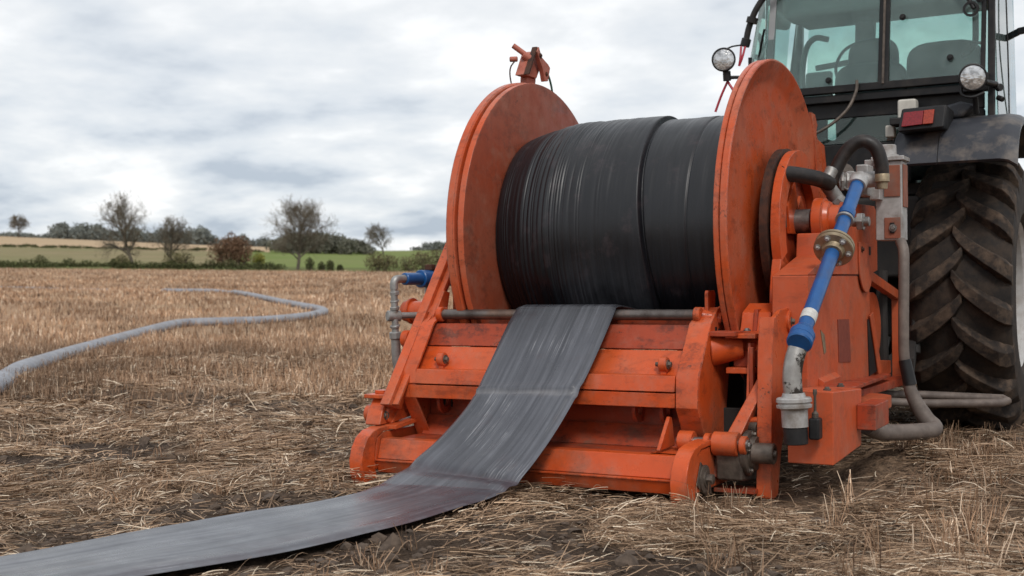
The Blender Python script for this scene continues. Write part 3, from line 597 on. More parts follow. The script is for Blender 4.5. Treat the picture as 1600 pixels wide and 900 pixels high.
# mid beam: two stacked channels
MB().hexa([(-1.700, 0.238, 0.506), (-0.155, 0.238, 0.506), (-0.155, 0.35, 0.506), (-1.700, 0.35, 0.506)], [(-1.700, 0.258, 0.584), (-0.155, 0.258, 0.584), (-0.155, 0.34, 0.586), (-1.700, 0.34, 0.586)]).build('cross_beam', O, reel, 0.004)
MB().box(-1.700, -0.155, 0.243, 0.36, 0.428, 0.500).build('cross_beam', O, reel, 0.004, label='lower channel of the cross beam')
# low recessed panels
MB().box(-1.70, -0.15, 0.455, 0.475, 0.30, 0.56).build('recessed_panel', M['red_dark'], reel, 0.003)
MB().hexa([(-1.70, 0.36, 0.215), (-0.15, 0.36, 0.215), (-0.15, 0.38, 0.215), (-1.70, 0.38, 0.215)], [(-1.70, 0.435, 0.32), (-0.15, 0.435, 0.32), (-0.15, 0.452, 0.315), (-1.70, 0.452, 0.315)]).build('recessed_panel', M['red_dark'], reel, 0.003)
for xx in (-1.58, -1.20, -0.42, -0.27): MB().lathe((xx, 0.40, 0.40), EX, [(0, 0.03), (0, 0.068), (0.02, 0.068), (0.02, 0.03), (0, 0.03)], 24).build('chain_ring', M['red_dark'], reel)
# lug brackets on the middle panel
for xx in (-1.545, -0.245):
    lg = MB().cyl((xx - 0.018, 0.335, 0.635), (xx + 0.022, 0.335, 0.635), 0.038, 24).build('lug_eye', O, reel)
    MB().box(xx - 0.012, xx + 0.016, 0.318, 0.40, 0.585, 0.615).build('lug_tab', O, lg, 0.003)
    bolt(lg, (xx + 0.024, 0.335, 0.635), EX, 0.016, 0.014, 'grease'); bolt(lg, (xx - 0.02, 0.335, 0.635), -EX, 0.013, 0.02, 'grease')
for xx in (-1.05, -0.90): MB().cyl((xx, 0.44, 0.835), (xx, 0.44, 0.845), 0.02, 16).build('panel_stud', M['red_dark'], reel)
# roller end brackets
rb = MB().prism([(0.56, 0.79), (0.66, 0.79), (0.67, 0.985), (0.655, 1.0), (0.565, 1.0), (0.555, 0.985)], 'x', -0.108, -0.088).build('roller_bracket', O, reel, 0.004)
MB().cyl((-0.16, 0.52, 0.875), (-0.03, 0.58, 0.855), 0.034, 24).build('bracket_pin', O, rb); bolt(rb, (-0.03, 0.585, 0.855), EX, 0.020, 0.014)
lbk = MB().prism([(0.50, 0.84), (0.62, 0.86), (0.66, 1.0), (0.60, 1.01), (0.53, 0.92)], 'x', -1.70, -1.685).build('roller_bracket', O, reel, 0.004)
MB().box(-1.684, -1.50, 0.685, 0.70, 0.87, 1.01).build('splash_plate', O, reel, 0.003)
MB().tube(spline([(-1.74, 0.51, 0.885), (-1.74, 0.57, 0.935), (-1.73, 0.62, 0.945), (-1.72, 0.655, 0.985)], 6), 0.006, 8).build('plate_rim', O, lbk)
# left side: long diagonal stay, inner brace, link work
st = MB().hexa([(-1.80, 0.10, 0.40), (-1.74, 0.10, 0.40), (-1.74, 0.22, 0.36), (-1.80, 0.22, 0.36)], [(-1.80, 0.90, 1.42), (-1.74, 0.90, 1.42), (-1.74, 1.03, 1.40), (-1.80, 1.03, 1.40)]).build('diagonal_stay', O, reel, 0.005)
MB().hexa([(-1.739, 0.13, 0.40), (-1.70, 0.13, 0.40), (-1.70, 0.145, 0.39), (-1.739, 0.145, 0.39)], [(-1.739, 0.925, 1.41), (-1.70, 0.925, 1.41), (-1.70, 0.94, 1.40), (-1.739, 0.94, 1.40)]).build('stay_flange', O, st, 0.003)
MB().prism([(0.95, 0.86), (1.15, 0.86), (1.25, 1.40), (1.10, 1.42)], 'x', -1.70, -1.66).build('frame_post', O, reel, 0.005)
MB().cyl((-1.62, 0.80, 0.92), (-1.62, 1.15, 1.16), 0.06, 24).build('brace_tube', OR, reel)
MB().lathe((-1.58, RY, RZ), EX, [(-0.28, 0), (-0.28, 0.10), (-0.20, 0.13), (-0.02, 0.13), (0.02, 0.16), (0.03, 0)], 32).build('hub_bearing', O, reel)
MB().cyl((-2.02, 0.70, 0.89), (-1.80, 0.68, 0.885), 0.062, 28).build('stay_boss', O, reel); MB().cyl((-1.98, 0.698, 0.89), (-1.96, 0.697, 0.89), 0.078, 28).build('boss_collar', O, reel)
MB().prism([(0.44, 0.70), (0.60, 0.70), (0.66, 0.79), (0.53, 0.79)], 'x', -1.86, -1.78).build('stay_bracket', O, reel, 0.005)
MB().cyl((-1.90, 0.50, 0.735), (-1.855, 0.50, 0.735), 0.05, 24).build('bracket_boss', O, reel); bolt(reel, (-1.90, 0.50, 0.745), -EX, 0.014, 0.012)
for k in range(3): MB().box(-1.862, -1.858, 0.50 + 0.02 * k, 0.512 + 0.02 * k, 0.74, 0.765).build('slot', M['black'], reel)
lk = MB().box(-1.93, -1.745, 0.14, 0.40, 0.425, 0.447).build('link_plate', O, reel, 0.004)
MB().box(-1.90, -1.84, 0.20, 0.26, 0.447, 0.465).build('link_nut', O, lk, 0.003)
MB().prism([(0.10, 0.285), (0.30, 0.285), (0.28, 0.36), (0.24, 0.42), (0.18, 0.424), (0.13, 0.36)], 'x', -1.90, -1.80).build('link_block', O, lk, 0.008)
MB().cyl((-1.945, 0.20, 0.335), (-1.78, 0.20, 0.335), 0.05, 26).build('link_knuckle', O, lk); bolt(lk, (-1.80, 0.155, 0.335), (0, -1, 0), 0.016, 0.012, 'grease')
MB().prism([(0.18, 0.29), (0.55, 0.33), (0.55, 0.41), (0.30, 0.42)], 'x', -1.80, -1.775).build('link_web', O, lk, 0.003)
MB().hexa([(-1.80, 0.14, 0.262), (-1.72, 0.14, 0.262), (-1.72, 0.45, 0.29), (-1.80, 0.45, 0.29)], [(-1.80, 0.14, 0.284), (-1.72, 0.14, 0.284), (-1.72, 0.45, 0.312), (-1.80, 0.45, 0.312)]).build('link_plate', O, reel, 0.003)
# pipework on the left
pw = MB().tube(spline([(-1.955, 0.57, 0.44), (-1.965, 0.52, 0.60), (-1.96, 0.50, 0.76)], 6), 0.027, 16).build('riser_pipe', M['galv'], reel)
MB().cyl((-1.96, 0.50, 0.74), (-1.96, 0.49, 1.035), 0.020, 18).build('riser_pipe', M['galv'], reel)
for z0, z1, r in ((0.735, 0.775, 0.034), (0.80, 0.815, 0.030), (0.90, 0.922, 0.028), (0.945, 0.958, 0.026), (0.985, 1.01, 0.027)): MB().cyl((-1.96, 0.498, z0), (-1.96, 0.494, z1), r, 8).build('pipe_socket', M['galv'], pw)
MB().cyl((-1.99, 0.462, 0.868), (-1.945, 0.53, 0.866), 0.032, 14).build('pipe_union', M['galv'], pw); MB().cyl((-1.97, 0.52, 0.868), (-1.86, 0.69, 0.868), 0.018, 16).build('branch_pipe', M['galv'], pw)
MB().tube(spline([(-1.96, 0.492, 1.02), (-1.96, 0.492, 1.055), (-1.955, 0.505, 1.076), (-1.95, 0.54, 1.08), (-1.94, 0.60, 1.08)], 6), 0.024, 18).build('pipe_elbow', M['galv'], pw)
bt = MB().cyl((-1.945, 0.575, 1.08), (-1.92, 0.72, 1.08), 0.036, 24).build('blue_valve', M['blue'], reel)
MB().cyl((-1.925, 0.71, 1.08), (-1.90, 0.90, 1.08), 0.052, 28).build('valve_body', M['blue'], bt); MB().cyl((-1.90, 0.88, 1.08), (-1.87, 1.02, 1.08), 0.045, 24).build('valve_outlet', M['blue'], bt)
MB().cyl((-1.913, 0.81, 1.13), (-1.913, 0.81, 1.165), 0.034, 8).build('valve_cap', M['rust'], bt); MB().cyl((-1.913, 0.80, 0.93), (-1.913, 0.80, 1.03), 0.032, 20).build('valve_stem', M['galv'], bt)
MB().cyl((-1.93, 0.73, 0.86), (-1.913, 0.79, 0.965), 0.05, 22, 0.03).build('stem_foot', O, reel)
# lever latch on the mast behind the left flange
HP = M['hazed_pink']
MB().prism([(1.40, 1.30), (1.55, 1.30), (1.62, 2.36), (1.50, 2.36)], 'x', -1.66, -1.61).build('mast_post', HP, reel, 0.006)
lv = MB().prism([(1.37, 2.30), (1.60, 2.30), (1.66, 2.38), (1.56, 2.52), (1.49, 2.49)], 'x', -1.60, -1.52).build('mast_head', HP, reel, 0.006)
MB().prism([(1.36, 2.30), (1.385, 2.30), (1.535, 2.535), (1.515, 2.545)], 'x', -1.515, -1.47).build('mast_edge', M['rust'], lv, 0.003)
MB().prism([(1.50, 2.50), (1.535, 2.545), (1.58, 2.47), (1.70, 2.425), (1.735, 2.40), (1.69, 2.285), (1.635, 2.275), (1.60, 2.37)], 'x', -1.50, -1.46).build('latch_cheek', HP, lv, 0.005)
MB().prism([(1.58, 2.45), (1.70, 2.43), (1.69, 2.285), (1.635, 2.275)], 'x', -1.60, -1.575).build('latch_cheek', HP, lv, 0.004)
bolt(lv, (-1.459, 1.555, 2.475), EX, 0.014, 0.01, 'rust'); bolt(lv, (-1.459, 1.66, 2.34), EX, 0.012, 0.008, 'rust')
MB().cyl((-1.63, 1.40, 2.55), (-1.52, 1.47, 2.455), 0.022, 18).build('lever_handle', HP, lv); MB().cyl((-1.56, 1.44, 2.475), (-1.50, 1.49, 2.43), 0.033, 18).build('lever_collar', HP, lv)
MB().cyl((-1.66, 1.40, 2.44), (-1.60, 1.42, 2.44), 0.022, 14).build('lever_knob', HP, lv)
MB().tube(spline([(-1.62, 1.42, 2.43), (-1.63, 1.36, 2.37), (-1.63, 1.345, 2.30), (-1.62, 1.36, 2.2)], 6), 0.006, 8).build('latch_cord', M['rust'], lv)
MB().tube(spline([(-1.50, 1.70, 2.39), (-1.49, 1.765, 2.33), (-1.48, 1.80, 2.22), (-1.48, 1.80, 2.1)], 6), 0.009, 8).build('latch_cord', M['green_paint'], lv)
lv.scale = (0.78, 0.78, 0.78); lv.location = (-1.60 * 0.22 - 0.055, 1.50 * 0.22 + 0.02, 2.31 * 0.22 + 0.055)
# gear housing on the right
hz = MB()
hz.prism([(0.68, 0.41), (2.12, 0.41), (2.07, 1.07), (0.70, 1.07)], 'x', 0.20, 0.385)
hb = hz.build('gear_housing', OB, reel, 0.006)
MB().prism([(0.72, 1.072), (1.0, 1.072), (1.62, 1.21), (1.30, 1.21)], 'x', 0.20, 0.372).build('housing_shoulder', OB, hb, 0.004)
MB().prism([(1.03, 1.075), (1.60, 1.225), (1.36, 1.44), (1.42, 1.475), (2.20, 1.49), (2.27, 1.45), (2.27, 1.10), (2.05, 1.075)], 'x', 0.372, 0.392).build('upper_plate', OB, hb, 0.004)
MB().prism(arc(1.92, 1.14, 0.17, 180, 330, 14) + [(2.10, 1.19), (2.10, 1.26), (1.75, 1.26)], 'x', 0.394, 0.404).build('cover_tab', OB, hb, 0.003)
bolt(hb, (0.405, 1.80, 1.22), EX, 0.012, 0.01, 'rust'); MB().box(0.404, 0.408, 1.98, 2.02, 1.19, 1.24).build('slot', M['black'], hb)
MB().prism([(1.30, 0.60), (1.575, 0.585), (1.535, 0.825), (1.28, 0.832)], 'x', 0.3855, 0.3895).build('vent_patch', M['vent_red'], hb)
MB().hexa([(0.384, 0.88, 0.44), (0.402, 0.88, 0.44), (0.402, 1.22, 0.44), (0.384, 1.22, 0.44)], [(0.384, 0.88, 0.545), (0.418, 0.88, 0.525), (0.418, 1.22, 0.53), (0.384, 1.22, 0.555)]).build('step_ledge', OB, hb, 0.004)
MB().prism([(0.92, 0.79), (0.99, 0.66), (1.03, 0.67), (1.0, 0.76)], 'x', 0.3855, 0.388).build('bare_patch', M['brass'], hb)
MB().prism([(2.03, 0.47), (2.28, 0.49), (2.10, 0.80), (2.00, 0.81)], 'x', 0.386, 0.390).build('triangular_opening', M['black'], hb)
MB().hexa([(0.391, 2.24, 0.47), (0.40, 2.24, 0.47), (0.40, 2.34, 0.47), (0.391, 2.34, 0.47)], [(0.391, 2.02, 0.83), (0.40, 2.02, 0.83), (0.40, 2.11, 0.85), (0.391, 2.11, 0.85)]).build('diagonal_brace', OB, hb, 0.003)
MB().prism([(2.07, 0.42), (2.75, 0.44), (2.75, 0.52), (2.45, 0.54), (2.30, 0.56)], 'x', 0.33, 0.37).build('rear_web', OB, hb, 0.003)
MB().hexa([(0.35, 2.05, 1.04), (0.40, 2.05, 1.04), (0.40, 2.05, 1.10), (0.35, 2.05, 1.10)], [(0.35, 2.95, 0.90), (0.40, 2.95, 0.90), (0.40, 2.95, 0.96), (0.35, 2.95, 0.96)]).build('rear_stay', OB, hb, 0.003)
MB().box(0.35, 0.41, 2.88, 2.96, 0.40, 0.955).build('rear_post', OB, hb, 0.004)
MB().lathe((0.30, 2.42, 0.74), EX, [(0, 0), (0, 0.22), (0.004, 0.225), (0.03, 0.225), (0.034, 0.2), (0.034, 0)], 40).build('sprocket_cover', OB, hb)
MB().tube([(0.33, 2.7, 1.1), (0.33, 2.68, 0.9), (0.33, 2.70, 0.6), (0.33, 2.72, 0.42)], 0.035, 10).build('chain_guard', M['dark'], hb)
rl = MB().hexa([(0.36, 0.58, 0.405), (0.46, 0.58, 0.405), (0.46, 2.95, 0.36), (0.36, 2.95, 0.36)], [(0.36, 0.58, 0.45), (0.46, 0.58, 0.45), (0.46, 2.95, 0.41), (0.36, 2.95, 0.41)]).build('housing_rail', M['red_dark'], reel, 0.005)
bb = MB().hexa([(0.21, 0.28, 0.19), (0.60, 0.28, 0.19), (0.60, 0.80, 0.20), (0.21, 0.80, 0.20)], [(0.21, 0.28, 0.53), (0.60, 0.28, 0.53), (0.60, 0.80, 0.52), (0.21, 0.80, 0.52)])
bb = MB().hexa([(0.392, 0.28, 0.19), (0.607, 0.28, 0.19), (0.607, 0.84, 0.215), (0.392, 0.84, 0.215)], [(0.392, 0.28, 0.535), (0.607, 0.28, 0.53), (0.607, 0.86, 0.50), (0.392, 0.86, 0.505)]).build('base_box', OB, reel, 0.006)
MB().hexa([(0.40, 0.70, 0.49), (0.56, 0.66, 0.48), (0.44, 2.4, 0.44), (0.39, 2.4, 0.44)], [(0.40, 0.70, 0.512), (0.56, 0.66, 0.503), (0.44, 2.4, 0.462), (0.39, 2.4, 0.462)]).build('rail_cover', M['red_dark'], rl, 0.006)
for yy, xx in ((0.40, 0.55), (0.62, 0.56)): bolt(bb, (xx, yy, 0.53), (0, 0, 1), 0.012, 0.01, 'grease')
MB().box(0.608, 0.70, 0.74, 1.05, 0.305, 0.43).build('hose_bracket', M['red_dark'], reel, 0.005)
MB().lathe((0.45, 1.55, 0.40), (0, 0, -1), [(0, 0), (0, 0.16), (0.06, 0.16), (0.07, 0.14), (0.07, 0)], 28).build('drain_pot', OB, reel)
# blue feed pipe
def lerp(a, b, t): return tuple(a[i] + (b[i] - a[i]) * t for i in range(3))
pb, pt = (0.478, 0.200, 0.767), (0.490, 1.35, 1.575)
fp = MB().cyl(lerp(pb, pt, 0.04), lerp(pb, pt, 0.535), 0.036, 32).build('feed_pipe', M['blue'], reel, label='lower length of the blue feed pipe')
f2 = MB().cyl(lerp(pb, pt, 0.555), lerp(pb, pt, 0.985), 0.036, 32).build('feed_pipe', M['blue'], reel, label='upper length of the blue feed pipe')
D = Vector(pt) - Vector(pb); D.normalize()
MB().lathe(lerp(pb, pt, 0.75), D, [(0, 0.036), (0, 0.041), (0.012, 0.044), (0.05, 0.044), (0.055, 0.036)], 32).build('pipe_sleeve', M['blue'], f2)
MB().lathe(lerp(pb, pt, 0.725), D, [(0, 0.036), (0, 0.047), (0.016, 0.047), (0.016, 0.036)], 32).build('pipe_clamp', M['galv'], f2)
fg = MB().lathe(lerp(pb, pt, 0.53), D, [(-0.03, 0.036), (-0.03, 0.050), (-0.004, 0.06), (-0.002, 0.096), (0.002, 0.1), (0.018, 0.1), (0.020, 0.094), (0.024, 0.094), (0.026, 0.1), (0.042, 0.1), (0.046, 0.096), (0.048, 0.056), (0.07, 0.045), (0.07, 0.036)], 44).build('pipe_flange', M['brass'], fp)
_, U, W = MB().frame(D)
for a in range(6):
    q = Vector(lerp(pb, pt, 0.53)) + U * 0.077 * math.cos(a * 1.047 + .3) + W * 0.077 * math.sin(a * 1.047 + .3)
    bolt(fg, q + D * 0.046, D, 0.011, 0.016, 'alloy'); bolt(fg, q - D * 0.002, -D, 0.011, 0.014, 'alloy')
MB().lathe(lerp(pb, pt, 0.105), D, [(0, 0.0362), (0, 0.0385), (0.062, 0.0385), (0.062, 0.0362)], 32).build('pipe_band', M['white_band'], fp)
MB().lathe(lerp(pb, pt, 0.0), D, [(-0.02, 0), (-0.02, 0.054), (-0.012, 0.060), (0.012, 0.060), (0.016, 0.054), (0.02, 0.058), (0.05, 0.060), (0.056, 0.054), (0.09, 0.043), (0.095, 0.036)], 36).build('blue_coupling', M['blue'], fp)
el = MB().tube(spline([(0.469, 0.190, 0.732), (0.458, 0.175, 0.683), (0.451, 0.165, 0.624), (0.452, 0.160, 0.572), (0.457, 0.160, 0.519)], 8), [0.044] * 33, 28).build('metal_elbow', M['flaked'], reel)
CX, CY, CZ = 0.457, 0.160, 0.531
MB().lathe((CX, CY, CZ), (0.04, 0, -1), [(0, 0), (0, 0.05), (0.018, 0.055), (0.020, 0.074), (0.026, 0.080), (0.040, 0.081), (0.044, 0.074), (0.050, 0.074), (0.054, 0.081), (0.066, 0.080), (0.070, 0.066), (0.078, 0.060), (0.155, 0.059), (0.160, 0)], 40).build('valve_coupling', M['alloy'], el)
MB().cyl((CX + 0.006, CY, CZ - 0.157), (CX + 0.010, CY, CZ - 0.235), 0.055, 32).build('outlet_cap', M['black'], el)
MB().box(CX + 0.060, CX + 0.110, CY + 0.02, CY + 0.09, CZ - 0.215, CZ - 0.115).build('valve_actuator', M['black'], el, 0.01)
MB().lathe((CX + 0.085, CY + 0.05, CZ - 0.115), (0, 0, 1), [(0, 0), (0, 0.016), (0.02, 0.016), (0.03, 0.007), (0.10, 0.006), (0.11, 0.010), (0.13, 0.009), (0.13, 0)], 14).build('actuator_rod', M['grease'], el)
# valve block with its boxes, fittings and hoses
vb = MB().box(0.475, 0.625, 1.84, 1.99, 1.27, 1.725).build('valve_box', M['alloy'], reel, 0.006)
MB().box(0.6255, 0.632, 1.855, 1.975, 1.46, 1.705).build('box_panel', M['box_panel'], vb, 0.003); MB().box(0.525, 0.615, 1.834, 1.8395, 1.28, 1.40).build('box_panel', M['box_panel'], vb, 0.002)
MB().box(0.525, 0.615, 1.832, 1.8395, 1.52, 1.70).build('box_panel', M['box_panel'], vb, 0.002)
MB().box(0.558, 0.582, 1.826, 1.833, 1.31, 1.37).build('bolt_recess', M['black'], vb); bolt(vb, (0.575, 1.826, 1.34), (0, -1, 0), 0.014, 0.014)
MB().box(0.455, 0.64, 1.82, 2.0, 1.726, 1.752).build('box_lid', M['alloy'], vb, 0.005)
MB().lathe((0.535, 1.90, 1.752), (0, 0, 1), [(0, 0), (0, 0.062), (0.012, 0.062), (0.016, 0.05), (0.066, 0.048), (0.072, 0.042), (0.072, 0)], 30).build('filler_cap', M['alloy'], vb)
MB().box(0.40, 0.47, 1.68, 1.83, 1.52, 1.70).build('valve_body', M['alloy'], vb, 0.01)
MB().box(0.46, 0.52, 1.75, 1.835, 1.50, 1.66).build('valve_plate', M['alloy'], vb, 0.006)
MB().cyl((0.40, 1.55, 1.60), (0.40, 1.78, 1.60), 0.055, 20).build('valve_spool', M['alloy'], vb)
MB().cyl((0.33, 1.58, 1.595), (0.57, 1.62, 1.61), 0.045, 22).build('valve_spool', M['alloy'], vb)
for k, xx in enumerate((0.34, 0.37, 0.53)): MB().cyl((xx, 1.58, 1.60), (xx + 0.018, 1.585, 1.60), 0.058, 6).build('hex_nut', M['alloy'], vb)
MB().cyl((0.275, 1.57, 1.59), (0.335, 1.58, 1.595), 0.03, 8).build('brass_nipple', M['brass'], vb)
MB().lathe(lerp(pb, pt, 0.97), D, [(0, 0.037), (0, 0.047), (0.02, 0.050), (0.07, 0.050), (0.10, 0.035), (0.10, 0)], 30).build('pipe_head', M['alloy'], vb)
MB().cyl((0.25, 1.95, 1.66), (0.30, 1.90, 1.69), 0.05, 16).build('old_coupling', M['grease'], vb)
MB().box(0.40, 0.47, 1.90, 2.0, 1.70, 1.745).build('valve_shelf', M['alloy'], vb, 0.006)
MB().tube(spline([(0.15, 1.05, 1.615), (0.20, 1.12, 1.615), (0.28, 1.28, 1.60), (0.315, 1.42, 1.582)], 8), 0.043, 20).build('hydraulic_hose', M['black_hose'], reel, label='short black hose entering the hub ring')
MB().tube(spline([(0.29, 1.46, 1.555), (0.32, 1.48, 1.62), (0.365, 1.50, 1.72), (0.42, 1.51, 1.79), (0.485, 1.52, 1.812), (0.545, 1.53, 1.775), (0.572, 1.54, 1.69), (0.576, 1.545, 1.62)], 8), 0.038, 20).build('hydraulic_hose', M['black_hose'], reel, label='arched black hose looping to the valve block')
MB().lathe((0.576, 1.545, 1.635), (0, 0, -1), [(0, 0), (0, 0.034), (0.01, 0.04), (0.05, 0.04), (0.055, 0.03), (0.09, 0.028), (0.09, 0)], 22).build('hose_ferrule', M['brass'], reel)
MB().cyl((0.29, 1.44, 1.585), (0.355, 1.50, 1.475), 0.04, 20).build('hose_end', M['galv'], reel); MB().cyl((0.33, 1.475, 1.50), (0.40, 1.52, 1.43), 0.046, 8).build('hose_nut', M['galv'], reel)
MB().cyl((0.31, 1.40, 1.60), (0.33, 1.43, 1.66), 0.035, 16).build('hose_nut', M['galv'], reel)
gh = MB().tube(spline([(0.64, 1.70, 1.26), (0.665, 1.66, 1.20), (0.672, 1.62, 1.05), (0.672, 1.60, 0.80), (0.675, 1.60, 0.60), (0.71, 1.60, 0.42), (0.78, 1.61, 0.285), (0.83, 1.60, 0.235), (0.80, 1.52, 0.222), (0.62, 1.30, 0.23), (0.585, 1.05, 0.29)], 9), [0.029] * 40 + [0.029 + 0.0013 * k for k in range(12)] + [0.0446] * 39, 18).build('dusty_hose', M['grey_pipe'], reel)
MB().lathe((0.676, 1.60, 0.60), (0.2, 0, -1), [(0, 0.030), (0, 0.034), (0.14, 0.037), (0.14, 0.033)], 20).build('hose_guard', M['black'], gh)
MB().box(-1.60, 0.24, 1.98, 2.01, 0.10, 0.60).build('chassis_panel', M['dark'], reel, 0.004)
MB().box(-1.50, 0.18, 0.62, 0.65, 0.10, 0.40).build('chassis_panel', M['dark'], reel, 0.004)
MB().box(0.02, 0.12, 0.78, 0.82, 0.12, 0.60).build('chassis_upright', M['dark'], reel, 0.004)
# rear frame toward the tractor
MB().box(-1.65, 0.22, 2.36, 2.48, 0.42, 0.56).build('rear_beam', M['dark'], reel, 0.006)
MB().box(-1.65, -1.55, 0.45, 2.40, 0.36, 0.46).build('chassis_rail', M['dark'], reel, 0.006); MB().box(0.10, 0.20, 0.75, 2.40, 0.36, 0.46).build('chassis_rail', M['dark'], reel, 0.006)
MB().box(-0.95, -0.65, 2.36, 2.46, 0.56, 1.30).build('hitch_mast', M['dark'], reel, 0.006)
sb = MB().tube(spline([(0.30, 2.30, 0.30), (0.60, 2.46, 0.278), (0.95, 2.52, 0.285), (1.06, 2.54, 0.292)], 6) + [Vector((1.09, 2.57, 0.30)), Vector((1.06, 2.62, 0.308)), Vector((0.60, 2.62, 0.315)), Vector((0.30, 2.5, 0.32))], 0.026, 14).build('tow_loop', M['grey_pipe'], reel)

# ------------------------------------------------------------------ layflat hose: wound, wrapped and laid out
lh = thing('layflat_hose', 'wide flat black rubber hose wound on the orange reel and laid out over the ground', 'hose')
NX, NA = 420, 200
xs = np.linspace(-1.428, -0.006, NX); an = np.linspace(0, 2 * np.pi, NA, endpoint=False)
XX, AA = np.meshgrid(xs, an, indexing='ij')
edge = -0.465 - 0.095 * np.clip((np.sin(AA) + 0.6) / 1.6, 0, 1)          # where the outermost wrap ends
R0 = np.where(XX < -1.10, 0.596 + 0.064 * np.clip((XX + 1.428) / 0.328, 0, 1) ** 0.6, 0.660)
R0 = R0 - 0.006 + 0.024 / (1 + np.exp((XX - edge) / 0.0025)) * np.clip((XX + 1.42) / 0.35, 0, 1) - 0.012 * np.exp(-((XX - edge - 0.010) / 0.006) ** 2)
fold = np.clip((-0.62 - XX) / 0.4, 0, 1)
wob = XX + 0.012 * vnoise(AA * 1.2 + 3, XX * 5)
n1 = vnoise(wob * 60, AA * 0.7 + 5); n2 = vnoise(wob * 150 + 9, AA * 0.9 + 2)
R0 = R0 + fold * (0.008 * (np.abs(n1 - 0.5) * 2) ** 0.6 + 0.0025 * n2 - 0.006)
R0 = R0 + 0.007 * (vnoise(XX * 7 + 30, AA * 3.2) - 0.5) + 0.0030 * (vnoise(XX * 34 + 3, AA * 1.6) - 0.5) + 0.0010 * (vnoise(XX * 90 + 3, AA * 2.3) - 0.5) + 0.006 * np.clip(vnoise(XX * 11 + 70, AA * 2.6 + 4) - 0.62, 0, 1)
R0 = R0 - 0.010 * np.exp(-((XX + 0.065) / 0.010) ** 2) - 0.006 * np.exp(-((XX + 0.25) / 0.006) ** 2)
end = np.clip(np.minimum(XX + 1.428, -0.006 - XX) / 0.012, 0, 1); R0 = R0 - 0.03 * (1 - np.sqrt(end))
V = np.stack([XX, RY + R0 * np.cos(AA), RZ + R0 * np.sin(AA)], -1).reshape(-1, 3)
i, j = np.meshgrid(np.arange(NX - 1), np.arange(NA), indexing='ij'); j2 = (j + 1) % NA
Fq = np.stack([i * NA + j, (i + 1) * NA + j, (i + 1) * NA + j2, i * NA + j2], -1).reshape(-1)
dusty = np.clip((AA - 3.3) / 0.35, 0, 1) * np.clip((4.4 - AA) / 0.3, 0, 1) * np.clip((XX + 1.05) / 0.12, 0, 1) * np.clip((-0.475 - XX) / 0.02, 0, 1) * 0.8
wh = set_mesh('wound_hose', V, Fq, 4, M['hose_wound'], np.stack([dusty.reshape(-1)] * 3, -1), smooth=True); wh.parent = lh
uvl = wh.data.uv_layers.new(name='uv'); idx = np.zeros(len(wh.data.loops), np.int32); wh.data.loops.foreach_get('vertex_index', idx)
aw = AA.reshape(-1)[idx]; uvl.data.foreach_set('uv', np.stack([np.abs(((aw - 0.5) % 6.2832)) * 0.66, (XX.reshape(-1)[idx])*1.6], -1).astype(np.float32).ravel())
wh['label'] = 'wound black hose coils on the reel'
# the strip: rows of (left edge, right edge)
rows = []
def drum(a, r): return RY + r * math.cos(a), RZ + r * math.sin(a)
for a in np.linspace(math.radians(217), math.radians(224), 4):
    y, z = drum(a, 0.664 + 0.020 * min(1, (a - math.radians(217)) / 0.10)); rows.append(((-1.015, y, z), (-0.480, y, z)))
rows += [((-1.040, 0.79, 0.868), (-0.490, 0.79, 0.868)), ((-1.066, 0.70, 0.890), (-0.504, 0.70, 0.890)), ((-1.090, 0.62, 0.906), (-0.520, 0.62, 0.906)), ((-1.112, 0.555, 0.916), (-0.535, 0.555, 0.916)), ((-1.135, 0.50, 0.921), (-0.548, 0.50, 0.921)), ((-1.146, 0.466, 0.910), (-0.560, 0.466, 0.911)), ((-1.152, 0.446, 0.888), (-0.563, 0.446, 0.888))]
Ls = [(-1.165, 0.390, 0.826), (-1.197, 0.227, 0.609), (-1.213, 0.104, 0.467), (-1.248, 0.019, 0.371), (-1.308, -0.111, 0.252), (-1.376, -0.246, 0.152), (-1.404, -0.331, 0.098), (-1.440, -0.555, 0.035), (-1.52, -0.80, 0.022), (-1.635, -1.109, 0.02), (-1.749, -1.583, 0.02), (-1.974, -2.196, 0.02), (-2.36, -3.0, 0.02), (-2.9, -4.0, 0.02), (-3.7, -5.2, 0.02)]
Rs = [(-0.572, 0.371, 0.801), (-0.600, 0.250, 0.640), (-0.631, 0.126, 0.491), (-0.671, -0.015, 0.338), (-0.706, -0.151, 0.217), (-0.728, -0.275, 0.135), (-0.744, -0.340, 0.095), (-0.785, -0.500, 0.040), (-0.845, -0.76, 0.022), (-0.880, -1.06, 0.02), (-0.965, -1.52, 0.02), (-1.130, -2.13, 0.02), (-1.46, -2.9, 0.02), (-1.95, -3.8, 0.02), (-2.7, -4.95, 0.02)]
rows += list(zip(Ls, Rs))
lp = spline([r[0] for r in rows], 12); rp_ = spline([r[1] for r in rows], 12); NR = len(lp); NC = 40
arcL = np.concatenate([[0], np.cumsum([((lp[k + 1] + rp_[k + 1]) / 2 - (lp[k] + rp_[k]) / 2).length for k in range(NR - 1)])])
cr = lambda s, c, w: np.exp(-((s - c) / w) ** 2)
sl_mid = [(l + r) / 2 for l, r in zip(lp, rp_)]
kz = {}
s_mid = next(arcL[k] for k in range(NR) if sl_mid[k].y < 0.5 and sl_mid[k].z < 0.50); s_low = next(arcL[k] for k in range(NR) if sl_mid[k].z < 0.125)
verts = []; uvs = []; marks = []
